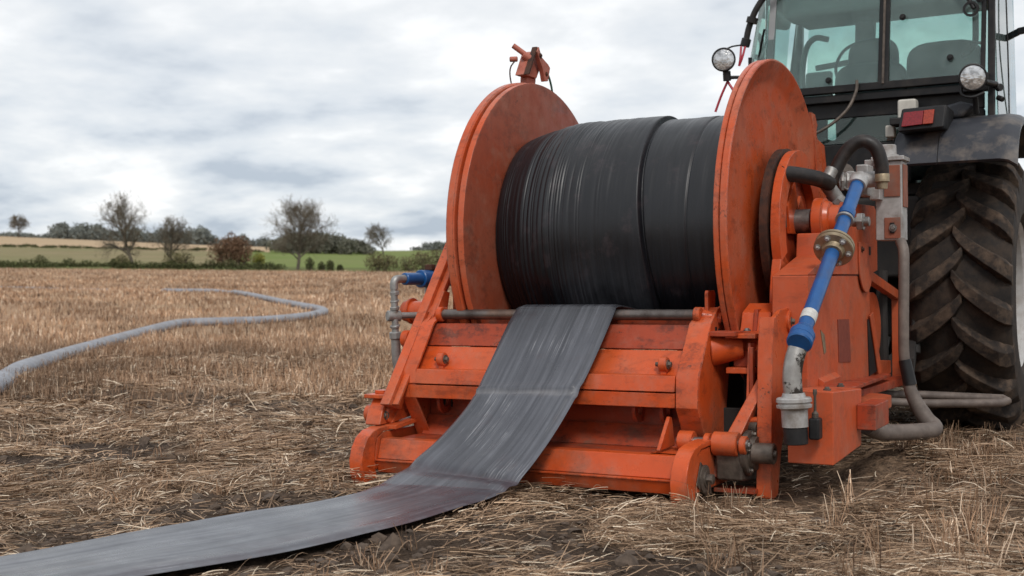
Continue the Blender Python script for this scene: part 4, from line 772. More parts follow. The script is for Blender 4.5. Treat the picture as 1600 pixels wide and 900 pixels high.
for k in range(NR):
    l, r = lp[k], rp_[k]; ac = (r - l).normalized(); k0, k1 = max(k - 1, 0), min(k + 1, NR - 1)
    tg = (sl_mid[k1] - sl_mid[k0]).normalized(); nn = ac.cross(tg).normalized()
    if nn.z < 0 and nn.y > 0 or nn.z < -0.2: nn = -nn
    if k > 0 and nn.dot(pn) < 0: nn = -nn
    pn = nn; s = arcL[k]; wd = (r - l).length
    for c in range(NC):
        half = NC // 2; top = c < half; f = (c / (half - 1)) if top else 1 - (c - half) / (half - 1)
        th = 0.010 * min(1, math.sqrt(max(0.0, min(f, 1 - f) / 0.022)))
        d = 0.0
        if sl_mid[k].z < 0.91 and sl_mid[k].y < 0.48:
            d = 0.0035 * (float(vnoise(np.array(s * 2.2), np.array(f * 13.0 + 3))) - 0.5) + 0.010 * (float(vnoise(np.array(s * 1.3 + 8), np.array(f * 3.0))) - 0.5)
            d += 0.009 * cr(s, s_mid + 0.02 * (f - .5), 0.012) - 0.007 * cr(s, s_mid - 0.03, 0.018)
            d += 0.011 * cr(s, s_low - 0.03 + 0.05 * f, 0.030) - 0.008 * cr(s, s_low + 0.05 + 0.03 * f, 0.04) + 0.007 * cr(s, s_low + 0.16 - 0.03 * f, 0.03)
            d += 0.010 * (cr(f, 0.985, 0.03) + 0.6 * cr(f, 0.01, 0.03) - 0.7 * cr(f, 0.90 + 0.02 * math.sin(s * 3), 0.022) + 0.5 * cr(f, 0.84, 0.04)) * (0.4 + float(vnoise(np.array(s * 1.7), np.array(2.2))))
        p = l.lerp(r, f) + nn * (d + (th if top else -th))
        if top is False and p.z < float(ground_z(np.array(p.x), np.array(p.y))) - 0.02: pass
        verts.append(tuple(p)); uvs.append((s, f * 0.62)); marks.append((cr(s, s_mid + 0.02 * (f - .5), 0.012), min(1, cr(s, s_low + 0.06 * (f - .3), 0.035) + 0.9 * cr(s, s_low + 0.35 - 0.12 * f, 0.17) * (0.25 + f) + (0.75 * np.clip((f - 0.70 - 0.06 * math.sin(s * 4)) / 0.22, 0, 1) if s > s_low else 0)), 0))
V = np.array(verts)
gz_ = ground_low(V[:, 0], V[:, 1]); lift = np.clip((0.12 - V[:, 2]) / 0.1, 0, 1) * (V[:, 1] < 0.2)
V[:, 2] += lift * np.clip(gz_ + 0.022, 0.0, 0.07)
i, j = np.meshgrid(np.arange(NR - 1), np.arange(NC), indexing='ij'); j2 = (j + 1) % NC
Fq = np.stack([i * NC + j, i * NC + j2, (i + 1) * NC + j2, (i + 1) * NC + j], -1).reshape(-1)
sp = set_mesh('unrolled_strip', V, Fq, 4, M['hose_strip'], np.array(marks), smooth=True); sp.parent = lh; sp['label'] = 'flat grey-black strip running off the reel'
bm = bmesh.new(); bm.from_mesh(sp.data); bmesh.ops.recalc_face_normals(bm, faces=bm.faces); bm.to_mesh(sp.data); bm.free()
uvl = sp.data.uv_layers.new(name='uv'); idx = np.zeros(len(sp.data.loops), np.int32); sp.data.loops.foreach_get('vertex_index', idx)
uvl.data.foreach_set('uv', np.array(uvs, np.float32)[idx].ravel())

# grey hose lying across the field
hp = [(-4.6, -1.3), (-5.7, 0.1), (-7.31, 1.68), (-8.69, 3.17), (-10.37, 4.89), (-12.2, 7.08), (-14.74, 10.45), (-16.94, 13.78), (-17.87, 15.51), (-17.4, 16.27), (-16.98, 17.35), (-17.24, 18.89), (-18.09, 20.76), (-19.22, 22.38), (-20.55, 23.66), (-22.1, 25.02), (-24.72, 27.29), (-28.21, 30.43), (-33.21, 34.71), (-36.66, 36.91), (-38.94, 36.65), (-43.98, 37.1), (-45.95, 37.1), (-52.0, 37.3)]
hs = spline([(x, y, 0) for x, y in hp], 10); pts = []; rad = []
for k, p in enumerate(hs):
    r = 0.128 * (1 + 0.02 * math.sin(k * 0.37)); sink = 0.35 if -43 < p.x < -39.5 else (0.15 if p.x < -43 else (0.05 if p.x < -34 else 0.0))
    p.x += 0.012 * math.sin(k * 0.31); pts.append((p.x, p.y, float(base_h(np.array(p.x), np.array(p.y))) + r * 0.55 - sink)); rad.append(r)
gho = MB().tube(pts, rad, 16, flat=0.86).build('field_hose', M['grey_hose']); tag(gho, 'pale grey round hose snaking across the stubble field towards the trees', 'hose', 'thing')

# ------------------------------------------------------------------ tractor
tr = thing('tractor', 'dark tractor with a green tinted glass cab parked behind the orange reel machine', 'tractor')
WY, WR = 3.72, 0.93
def make_wheel(xc, side, parent):
    hw = 0.315
    rim = MB().lathe((xc, WY, WR), (side, 0, 0), [(-hw + .04, 0.50), (-hw + .02, 0.53), (hw - 0.06, 0.53), (hw - 0.03, 0.50), (hw - 0.06, 0.47), (0.02, 0.44), (-0.02, 0.30), (0.06, 0.22), (0.09, 0.20), (0.09, 0)], 64).build('wheel', M['rim'], parent)
    for a in range(8): bolt(rim, (xc + side * 0.075, WY + 0.26 * math.cos(a * .785), WR + 0.26 * math.sin(a * .785)), (side, 0, 0), 0.014, 0.016, 'rim')
    rc = WR - 0.068
    mb = MB().lathe((xc, WY, WR), (1, 0, 0), [(-hw + .05, 0.50), (-hw, 0.56), (-hw - .015, 0.68), (-hw, 0.80), (-hw + .045, rc - .02), (-hw + .12, rc + .006), (0, rc + .016), (hw - .12, rc + .006), (hw - .045, rc - .02), (hw, 0.80), (hw + .015, 0.68), (hw, 0.56), (hw - .05, 0.50)], 120)
    NL = 19; nf0 = len(mb.f)
    for sd in (-1, 1):
        for k in range(NL):
            a0 = 2 * math.pi * (k + (0.5 if sd > 0 else 0)) / NL; n = 9; base = len(mb.v)
            for q in range(n + 1):
                t = q / n; x = sd * (-0.035 + (hw + 0.045) * t)
                lead = 0.30 * (t ** 0.72)      # lug sweeps back toward the shoulder
                ang = a0 + lead * 1.1; hwid = (0.050 + 0.014 * t) * (1.0 if q else 0.8)
                rr = rc + 0.012 - 0.065 * max(0, t - 0.80) / 0.2; top = rr + 0.062 * (0.75 if q in (0,) else 1)
                if q == n: x = sd * (hw + 0.006); rr -= 0.03; top -= 0.03
                for (da, r_) in ((-hwid * 1.35, rr - 0.03), (-hwid * 0.8, top), (hwid * 0.8, top), (hwid * 1.35, rr - 0.03)):
                    aa = ang + da / rc; mb.v.append((xc + x, WY - r_ * math.cos(aa + math.pi / 2 * 0) * 1.0, WR - r_ * math.sin(aa)))
            for q in range(n):
                for e in range(3): mb.f.append((base + q * 4 + e, base + q * 4 + e + 1, base + q * 4 + 5 + e, base + q * 4 + 4 + e))
            mb.f.append((base, base + 1, base + 2, base + 3)); z = base + n * 4; mb.f.append((z, z + 1, z + 2, z + 3))
    ty = mb.build('tyre', M['tyre'], rim, 0.007, smooth=30, fix=True); ty.data.materials.append(M['lug'])
    ty.data.polygons.foreach_set('material_index', np.array([0] * nf0 + [1] * (len(mb.f) - nf0), np.int32)); return rim
make_wheel(0.765, 1, tr)['label'] = 'right rear wheel with muddy chevron tyre'
make_wheel(-0.575, -1, tr)
# chassis and axle
MB().lathe((-0.3, WY, WR), EX, [(0, 0), (0, 0.20), (0.3, 0.24), (0.5, 0.24), (0.8, 0.18), (0.8, 0)], 24).build('rear_axle', M['dark'], tr)
MB().box(-0.15, 0.38, 3.25, 6.6, 0.65, 1.30).build('transmission', M['dark'], tr, 0.02)
MB().box(-0.30, 0.50, 3.05, 3.5, 1.05, 1.60).build('lift_housing', M['dark'], tr, 0.03)
for xx in (-0.38, 0.52): MB().hexa([(xx, 2.4, 0.46), (xx + .06, 2.4, 0.46), (xx + .06, 2.4, 0.56), (xx, 2.4, 0.56)], [(xx * .7, 3.4, 0.62), (xx * .7 + .06, 3.4, 0.62), (xx * .7 + .06, 3.4, 0.74), (xx * .7, 3.4, 0.74)]).build('lower_link', M['dark'], tr, 0.006)
for xx in (-0.30, 0.46): MB().cyl((xx * 1.1, 2.85, 0.56), (xx, 3.2, 1.52), 0.03, 14).build('lift_rod', M['dark'], tr)
MB().cyl((-0.78, 2.46, 1.25), (0.08, 3.2, 1.35), 0.03, 14).build('top_link', M['dark'], tr)
MB().box(-0.22, 0.46, 4.6, 7.0, 1.28, 1.85).build('bonnet', M['green_paint'], tr, 0.08)
for xx, s in ((-0.62, -1), (0.82, 1)):
    fw = MB().lathe((xx, 6.6, 0.66), (s, 0, 0), [(-.2, 0.34), (-.23, 0.5), (-.2, 0.64), (0, 0.67), (.2, 0.64), (.23, 0.5), (.2, 0.34)], 48).build('front_wheel', M['tyre'], tr)
    MB().lathe((xx, 6.6, 0.66), (s, 0, 0), [(-.15, 0.34), (.15, 0.34), (.1, 0.2), (.1, 0)], 32).build('rim', M['rim'], fw)
# fender over the right wheel: an arched shell with a rolled outer lip
def fender(x0, x1, name, label):
    prof = [(2.655, 1.775), (2.665, 1.80), (2.70, 1.88), (2.765, 1.965), (2.86, 2.035), (3.0, 2.085), (3.2, 2.115), (3.5, 2.13), (3.85, 2.12), (4.2, 2.06), (4.45, 1.95)]
    prof = [(v.x, v.y) for v in spline([(a, b_, 0) for a, b_ in prof], 4)]
    mb = MB(); n = len(prof); xsn = np.linspace(x0, x1, 10); t = 0.022
    def pt(k, x, inn):
        y, z = prof[k]; fe = max(0, (x - (1.16 - 0.10)) / 0.10) if x1 > 1 else 0; dz = -0.045 * fe ** 2; fi = max(0, ((x0 + 0.10) - x) / 0.10) if x0 < 0.5 else 0; dz -= 0.05 * fi ** 2
        cy, cz = 3.72, 0.93; d = Vector((y - cy, z - cz)).normalized() * (-t if inn else 0)
        sk = -0.09 * (x - 0.40) if k < 14 else -0.09 * (x - 0.40) * max(0, 1 - (k - 14) / 10)
        return (x, y + d.x + sk, z + d.y + dz)
    for inn in (0, 1):
        for k in range(n):
            for x in xsn: mb.v.append(pt(k, x, inn))
    w = len(xsn); o = n * w
    for k in range(n - 1):
        for q in range(w - 1):
            a = k * w + q; mb.f.append((a, a + 1, a + w + 1, a + w)); a += o; mb.f.append((a, a + w, a + w + 1, a + 1))
    for k in range(n - 1):
        for q in (0, w - 1): a = k * w + q; mb.f.append((a, a + w, a + w + o, a + o))
    for q in range(w - 1):
        for k in (0, n - 1): a = k * w + q; mb.f.append((a, a + 1, a + 1 + o, a + o))
    return mb.build(name, M['fender'], tr, 0, 40, label)
fo = fender(0.690, 1.16, 'fender', 'outer dusty black fender over the right rear wheel'); fi = fender(0.40, 0.684, 'fender', 'inner fender section beside the tail light')
fl2 = MB(); 
MB().hexa([(-0.95, 2.75, 1.95), (-0.25, 2.75, 1.95), (-0.25, 4.3, 1.95), (-0.95, 4.3, 1.95)], [(-0.95, 2.95, 2.08), (-0.25, 2.95, 2.08), (-0.25, 4.1, 2.10), (-0.95, 4.1, 2.10)]).build('fender', M['fender'], tr, 0.03, label='left fender hidden by the reel')
# tail light
tl = MB().hexa([(0.455, 2.60, 1.975), (0.735, 2.585, 1.985), (0.735, 2.90, 1.985), (0.455, 2.90, 1.975)], [(0.475, 2.63, 2.125), (0.75, 2.615, 2.130), (0.75, 2.92, 2.125), (0.475, 2.92, 2.12)]).build('tail_light', M['black'], tr, 0.012)
MB().hexa([(0.480, 2.582, 2.005), (0.608, 2.5755, 2.0115), (0.608, 2.60, 2.0115), (0.480, 2.60, 2.005)], [(0.492, 2.608, 2.098), (0.615, 2.6015, 2.102), (0.615, 2.62, 2.102), (0.492, 2.62, 2.098)]).build('red_lens', M['red_lens'], tl, 0.004)
MB().hexa([(0.610, 2.5755, 2.0115), (0.672, 2.572, 2.013), (0.672, 2.60, 2.013), (0.610, 2.60, 2.0115)], [(0.617, 2.6015, 2.102), (0.680, 2.598, 2.104), (0.680, 2.62, 2.104), (0.617, 2.62, 2.102)]).build('amber_lens', M['amber_lens'], tl, 0.004)
# cab
CB = M['cab_black']
cab = MB().box(-0.62, 0.42, 3.14, 3.24, 1.70, 1.98).build('cab_back_panel', CB, tr, 0.01)
def bar(mb, a, b, w, d):
    a = Vector(a); b = Vector(b); t = (b - a).normalized(); u = Vector((0, 1, 0)); v = t.cross(u).normalized()
    mb.hexa([a - v * w - u * d, a + v * w - u * d, a + v * w + u * d, a - v * w + u * d], [b - v * w - u * d, b + v * w - u * d, b + v * w + u * d, b - v * w + u * d]); return mb
zb, ztop = 2.365, 3.22
mb = MB(); bar(mb, (-0.66, 3.11, zb - 0.01), (0.94, 3.11, zb - 0.01), 0.026, 0.03); mb.build('window_sill', CB, tr, 0.006)
mb = MB(); bar(mb, (-0.66, 3.13, zb - 0.072), (0.94, 3.13, zb - 0.072), 0.026, 0.03); mb.build('window_sill', CB, tr, 0.006, label='lower sill rail under the rear window')
MB().box(-0.60, 0.90, 3.16, 3.20, 2.16, 2.275).build('cab_back_panel', CB, tr, 0.01); MB().box(0.38, 0.90, 3.15, 3.22, 1.98, 2.16).build('cab_back_panel', M['dark'], tr, 0.01)
mb = MB(); bar(mb, (0.268, 3.10, zb), (0.285, 3.16, ztop), 0.036, 0.02); mb.build('window_mullion', CB, tr, 0.008)
mb = MB(); bar(mb, (0.268, 3.078, zb), (0.285, 3.138, ztop), 0.008, 0.006); mb.build('mullion_trim', M['grease'], tr, 0.003)
mb = MB(); bar(mb, (0.950, 3.10, 1.98), (0.955, 3.16, ztop), 0.022, 0.022); mb.build('corner_post', CB, tr, 0.01)
mb = MB(); bar(mb, (0.90, 3.10, zb), (0.915, 3.16, ztop), 0.014, 0.016); mb.build('window_gasket', CB, tr, 0.004)
def pane(pts, name, mat, label=None):
    mb = MB(); d = (Vector(pts[1]) - Vector(pts[0])).cross(Vector(pts[2]) - Vector(pts[0])).normalized() * 0.006
    mb.hexa(pts, [tuple(Vector(p) + d) for p in pts]); return mb.build(name, mat, tr, 0, label=label)
pane([(-0.56, 3.11, zb), (0.235, 3.11, zb), (0.25, 3.15, ztop), (-0.50, 3.15, ztop)], 'rear_window', M['glass'], 'left half of the rear cab window')
pane([(0.305, 3.11, zb), (0.892, 3.11, zb), (0.905, 3.15, ztop), (0.32, 3.15, ztop)], 'rear_window', M['glass'], 'right half of the rear cab window')
pane([(-0.80, 3.20, zb - .3), (-0.565, 3.115, zb - .3), (-0.505, 3.15, ztop), (-0.575, 3.22, ztop)], 'corner_window', M['glass'])
MB().prism([(-0.56, zb), (-0.515, zb), (-0.455, ztop), (-0.50, ztop)], 'y', 3.122, 3.16).build('pillar_liner', M['headliner'], tr, 0.004)
pane([(-0.82, 3.22, 1.9), (-0.79, 4.5, 1.9), (-0.67, 4.45, ztop), (-0.59, 3.24, ztop)], 'side_window', M['glass'], 'left side window of the cab')
pane([(0.985, 3.14, 1.98), (0.985, 4.2, 1.98), (0.955, 4.2, ztop), (0.955, 3.19, ztop)], 'side_window', M['glass_side'], 'right side window of the cab')
pane([(-0.70, 4.62, 1.7), (0.90, 4.62, 1.7), (0.80, 4.50, ztop), (-0.60, 4.50, ztop)], 'windscreen', M['glass'])
for xx, yy in ((-0.74, 4.56), (0.93, 4.40)):
    mb = MB(); bar(mb, (xx, yy, 1.5), (xx * 0.92, yy - 0.05, ztop), 0.03, 0.035); mb.build('corner_post', CB, tr, 0.01)
mb = MB(); bar(mb, (-0.72, 3.5, 1.6), (-0.70, 3.5, 1.9), 0.03, 0.03); mb.build('corner_post', CB, tr, 0.008)
mb = MB(); bar(mb, (0.975, 4.23, 1.98), (0.955, 4.22, ztop), 0.009, 0.012); mb.build('door_frame', M['glass_side'], tr)
MB().prism([(-0.72, 3.22), (0.98, 3.22), (0.94, 3.36), (0.80, 3.42), (-0.55, 3.42), (-0.68, 3.36)], 'y', 3.05, 4.75).build('cab_roof', M['black'], tr, 0.03)
MB().box(-0.62, 0.90, 3.20, 4.48, 3.06, 3.215).build('headliner', M['headliner'], tr, 0.03); MB().box(-0.46, 0.88, 3.20, 3.50, 2.90, 3.08).build('headliner', M['headliner'], tr, 0.05, label='lower rear edge of the headliner')
MB().box(-0.42, 0.38, 3.22, 3.26, 2.0, 2.02).build('floor_edge', M['dark'], tr)
MB().box(-0.70, 0.90, 3.24, 4.6, 1.62, 1.70).build('cab_floor', M['dark'], tr, 0.01)
pane([(-0.40, 3.15, 1.985), (0.37, 3.15, 1.985), (0.37, 3.15, 2.158), (-0.40, 3.15, 2.158)], 'lower_window', M['glass_dark'])
def seatback(xc, w, z0, z1, y, name):
    prof = []
    for k in range(13):
        t = math.pi * k / 12; prof.append((xc + w * math.copysign(abs(math.cos(t)) ** 0.55, math.cos(t)), z1 - 0.16 + 0.16 * math.sin(t) ** 0.7 if 0 < k < 12 else z1 - 0.16))
    prof += [(xc - w * 0.95, z0), (xc + w * 0.95, z0)]
    return MB().prism(prof, 'y', y, y + 0.13).build(name, M['seat'], tr, 0.03, smooth=50)
seatback(0.06, 0.255, 1.75, 2.62, 3.62, 'driver_seat'); seatback(0.075, 0.175, 2.5, 2.79, 3.64, 'headrest'); seatback(0.575, 0.255, 1.75, 2.715, 3.60, 'passenger_seat')
MB().box(-0.20, 0.34, 3.6, 4.05, 1.95, 2.08).build('seat_cushion', M['seat'], tr, 0.03); MB().box(0.35, 0.82, 3.6, 4.0, 1.95, 2.08).build('seat_cushion', M['seat'], tr, 0.03)
MB().box(-0.18, 0.30, 4.1, 4.5, 1.7, 2.30).build('dashboard', M['black'], tr, 0.03); MB().box(-0.62, -0.30, 3.5, 3.9, 1.7, 2.38).build('side_console', M['seat'], tr, 0.04)
MB().box(-0.44, -0.24, 3.75, 3.80, 2.38, 2.60).build('monitor', M['headliner'], tr, 0.02)
MB().tube(spline([(-0.16, 4.05, 2.46), (-0.24, 4.02, 2.54), (-0.27, 4.0, 2.66), (-0.20, 3.98, 2.78), (-0.06, 3.97, 2.83), (0.10, 3.98, 2.80), (0.18, 4.0, 2.70)], 6), 0.012, 10).build('steering_wheel', M['black'], tr)
MB().tube(spline([(-0.48, 3.9, 2.34), (-0.50, 3.9, 2.60), (-0.47, 3.9, 2.80), (-0.40, 3.9, 2.88), (-0.30, 3.9, 2.86)], 6), 0.022, 10).build('grab_rail', M['headliner'], tr)
mb = MB(); bar(mb, (-0.50, 4.3, 2.72), (-0.05, 4.3, 2.76), 0.02, 0.02); mb.build('dash_rail', M['headliner'], tr, 0.004)
mb = MB(); bar(mb, (-0.16, 4.40, 2.2), (-0.12, 4.36, 3.1), 0.075, 0.03); mb.build('windscreen_post', M['headliner'], tr, 0.01)
MB().tube(spline([(0.84, 3.22, 3.1), (0.845, 3.2, 2.75), (0.84, 3.2, 2.60), (0.80, 3.2, 2.54), (0.76, 3.19, 2.52)], 6), 0.02, 10).build('window_strut', CB, tr)
MB().cyl((0.82, 3.16, 2.60), (0.90, 3.16, 2.585), 0.010, 10).build('latch_rod', CB, tr)
wp = MB().cyl((0.70, 3.085, 3.10), (0.855, 3.075, 2.80), 0.014, 10).build('wiper_arm', M['black'], tr); MB().lathe((0.835, 3.06, 2.80), (0, 1, 0), [(0, 0.035), (0, 0.05), (0.015, 0.05), (0.015, 0.035), (0, 0.035)], 20).build('window_handle', M['black'], tr)
for p in ((0.885, 3.09, 2.86), (0.40, 3.09, 2.80), (0.70, 3.09, 2.50), (-0.10, 3.09, 2.42)): bolt(wp, p, (0, -1, 0), 0.014, 0.012, 'black', 'window_fixing')
MB().cyl((-0.66, 3.22, 2.52), (-0.545, 3.08, 2.82), 0.009, 8).build('wiper_blade', M['black'], tr); MB().tube([(-0.70, 3.26, 2.46), (-0.64, 3.2, 2.54), (-0.62, 3.18, 2.60)], 0.014, 8).build('wiper_arm', M['black'], tr)
MB().cyl((0.985, 3.12, 2.28), (1.01, 3.10, 2.28), 0.025, 12).build('hinge', M['black'], tr); MB().cyl((0.985, 3.14, 2.22), (1.02, 3.11, 2.20), 0.018, 12).build('hinge', M['black'], tr)
MB().tube(spline([(0.985, 3.6, 3.1), (1.0, 3.55, 2.7), (1.0, 3.6, 2.4), (0.99, 3.7, 2.1)], 6), 0.005, 8).build('door_cable', M['black'], tr)
# work lamps
def lamp(c, d, r, label):
    c = Vector(c); d = Vector(d).normalized()
    h = MB().lathe(c, d, [(-0.10, 0), (-0.10, r * .45), (-0.05, r * .95), (0.0, r * 1.05), (0.022, r * 1.05), (0.026, r * .96), (0.018, r * .9)], 32).build('work_lamp', M['black'], tr, label=label)
    MB().lathe(c, d, [(-0.03, 0), (-0.02, r * .4), (0.010, r * .9), (0.018, r * .9), (0.024, r * 0.55), (0.027, 0)], 32).build('lens', M['reflector'], h); return h
l1 = lamp((0.875, 2.83, 2.315), (0.25, -1, -0.05), 0.083, 'round work lamp at the right corner of the cab')
MB().tube(spline([(0.80, 2.86, 2.28), (0.81, 2.84, 2.215), (0.87, 2.84, 2.195), (0.94, 2.86, 2.22)], 6), 0.011, 8).build('lamp_bracket', M['black'], l1); MB().cyl((0.88, 2.88, 2.21), (0.88, 2.95, 2.10), 0.018, 12).build('lamp_stalk', M['black'], l1); MB().cyl((0.93, 2.95, 2.30), (0.98, 3.1, 2.30), 0.02, 12).build('lamp_arm', M['black'], l1)
l2 = lamp((-0.795, 2.93, 2.605), (0.28, -1, 0.0), 0.080, 'round work lamp hanging outside the left cab corner')
MB().cyl((-0.785, 2.96, 2.53), (-0.785, 2.97, 2.46), 0.028, 14).build('lamp_foot', M['black'], l2)
MB().tube([(-0.785, 2.97, 2.485), (-0.64, 3.03, 2.485), (-0.635, 3.03, 2.62)], 0.014, 8).build('lamp_bracket', M['black'], l2); MB().box(-0.66, -0.615, 3.02, 3.05, 2.44, 2.50).build('bracket_clamp', M['black'], l2, 0.005)
MB().tube(spline([(-0.66, 3.02, 2.74), (-0.635, 3.02, 2.84), (-0.58, 3.02, 2.96), (-0.50, 3.03, 3.06), (-0.38, 3.04, 3.14)], 6), 0.022, 10).build('mirror_rail', M['black'], tr)
MB().cyl((-0.672, 3.02, 2.70), (-0.655, 3.02, 2.755), 0.034, 14).build('rail_clamp', M['black'], tr); MB().lathe((-0.62, 3.02, 2.86), (0.3, 0, 1), [(0, 0), (0, 0.04), (0.04, 0.04), (0.04, 0)], 14).build('rail_clamp', M['black'], tr)
for dx in (-0.02, 0.025): MB().tube(spline([(-0.785, 2.98, 2.46), (-0.79 + dx * 2.2, 2.98, 2.36), (-0.83 + dx * 2.4, 2.98, 2.25)], 6), 0.009, 8).build('red_wire', M['red_cable'], tr)
for dx in (0.0, 0.03): MB().tube(spline([(-0.69 + dx, 3.0, 2.70), (-0.69 + dx * .5, 2.98, 2.62), (-0.70, 2.98, 2.56)], 6), 0.008, 8).build('red_wire', M['red_cable'], tr)
MB().tube(spline([(-0.69, 3.0, 2.71), (-0.76, 2.98, 2.70), (-0.84, 2.96, 2.66)], 6), 0.006, 8).build('lamp_wire', M['black'], tr)
MB().tube(spline([(0.10, 3.06, 2.40), (0.095, 3.05, 2.32), (0.04, 3.0, 2.19), (-0.10, 2.95, 2.07), (-0.30, 2.9, 1.99)], 8), 0.011, 8).build('rear_cable', M['grease'], tr)
# clutter behind the lower window and on the fender
MB().box(0.38, 0.50, 2.98, 3.08, 2.10, 2.235).build('toolbox', M['cream'], tr, 0.015); MB().box(0.34, 0.56, 2.92, 3.06, 2.06, 2.11).build('bracket_shelf', M['black'], tr, 0.01)
MB().box(0.30, 0.36, 2.98, 3.04, 1.99, 2.07).build('socket_box', M['cream'], tr, 0.01)
MB().prism([(0.55, 2.06), (0.80, 2.09), (0.88, 2.16), (0.78, 2.19), (0.62, 2.15)], 'y', 2.95, 3.10).build('mud_lump', M['fender'], tr, 0.02)
# mirror at the far right
mb = MB(); bar(mb, (1.06, 3.6, 2.72), (1.45, 3.5, 2.75), 0.022, 0.02); mb.build('mirror_arm', M['black'], tr, 0.005)
mb = MB(); bar(mb, (0.97, 3.7, 2.70), (1.07, 3.6, 2.72), 0.022, 0.02); mb.build('mirror_arm', M['black'], tr, 0.005)
MB().lathe((1.07, 3.3, 2.94), (0.2, -1, 0), [(0, 0.035), (0, 0.055), (0.03, 0.055), (0.03, 0.035), (0, 0.035)], 20).build('marker_ring', M['black'], tr)
MB().box(1.25, 1.42, 3.48, 3.54, 2.45, 2.76).build('mirror', M['black'], tr, 0.02)

# ------------------------------------------------------------------ trees, bushes, hedges
def leafmat(name, a, b_, tr_=0.0):
    mt, nt, b = new_mat(name); N = NT(nt); P = N.pos()
    v = N.n('ShaderNodeVertexColor', layer_name='tint'); c = N.mix(v.outputs[0], a, b_)
    N.l(c, b.inputs['Base Color']); b.inputs['Roughness'].default_value = 0.9; b.inputs['Specular IOR Level'].default_value = 0.1; return mt
M['bark'] = mottled('grey_brown_bark', (0.075, 0.062, 0.046), (0.12, 0.098, 0.07), 0.9, 0, 2.0, 0.3)
M['twig'] = mottled('budding_twigs', (0.115, 0.095, 0.068), (0.165, 0.135, 0.095), 0.9, 0, 0.6, 0)
M['leaf_brown'] = leafmat('russet_leaves', (0.115, 0.062, 0.040), (0.22, 0.135, 0.085)); M['leaf_olive'] = leafmat('olive_twigs', (0.095, 0.085, 0.045), (0.19, 0.165, 0.085))
M['leaf_yellow'] = leafmat('yellow_green_leaves', (0.18, 0.18, 0.04), (0.28, 0.27, 0.07)); M['leaf_dark'] = leafmat('dark_hedge_leaves', (0.040, 0.048, 0.020), (0.095, 0.098, 0.042))
M['leaf_wood'] = leafmat('distant_wood', (0.105, 0.108, 0.085), (0.18, 0.172, 0.130)); M['leaf_far'] = leafmat('distant_haze_tinted_wood', (0.145, 0.160, 0.150), (0.20, 0.21, 0.185))  # leaf_far: distance haze painted into its pale grey-blue colours
def at(t, w):
    s = t * w; p = CAM[:2] + FWD * w + RGT * s; return float(p[0]), float(p[1]), float(base_h(p[0], p[1]))
def bare_tree(t, w, height, spread, label, seed, levels=5, dense=1.0, group='bare trees along the field edge', up=0.55, tw=1.0):
    rnd = random.Random(seed); x, y, z = at(t, w); root = thing('bare_tree', label, 'tree', group); root.location = (x, y, z - 0.15)
    trunk = MB(); twig = MB()
    def grow(p, d, L, r, lv):
        n = 3 if lv else 6; pts = [p]; q = p.copy(); dd = d.copy()
        for k in range(n):
            dd = (dd + Vector((rnd.gauss(0, .10), rnd.gauss(0, .10), rnd.gauss(0, .07) + 0.03 * up))).normalized(); q = q + dd * (L / n); pts.append(q.copy())
        rs = [r * (1 - (0.62 if lv else 0.75) * k / n) for k in range(n + 1)]
        (trunk if lv < 3 else twig).tube(pts, rs, 6 if lv == 0 else (4 if lv < 3 else 3), cap=False)
        if lv >= levels: return
        nb = int([20, 7, 5, 3, 2][lv] * (dense if 0 < lv < 4 else 1)) if lv < 5 else 3
        for b in range(nb):
            f = (0.16 + 0.84 * (b + rnd.random() * 0.8) / nb) if lv == 0 else (0.25 + 0.75 * (b + rnd.random()) / nb); f = min(f, 0.99)
            k = int(f * n); base = pts[k].lerp(pts[k + 1], f * n - k); az = rnd.random() * 6.283 if lv else b * 2.4 + rnd.random()
            dl = (pts[k + 1] - pts[k]).normalized(); side = dl.cross(Vector((math.cos(az), math.sin(az), 0.3))).normalized(); ang = math.radians(rnd.uniform(30, 60) if lv else rnd.uniform(34, 66))
            nd = (dl * math.cos(ang) + side * math.sin(ang) + Vector((0, 0, 0.22 * up))).normalized()
            nb = nb
            if lv == 0: Lc = height * spread * (1.02 - 0.9 * max(0, f - 0.35) - 1.2 * max(0, 0.30 - f)) * rnd.uniform(.75, 1.1)
            else: Lc = L * rnd.uniform(.42, .68)
            rc_ = max(0.010 * tw, min(rs[k] * 0.55, r * 0.5)); grow(base, nd, Lc, rc_, lv + 1)
    grow(Vector((0, 0, 0)), Vector((0, 0, 1)), height, height * 0.034, 0)
    trunk.build('trunk', M['bark'], root, fix=False); twig.build('crown', M['twig'], root, fix=False); return root
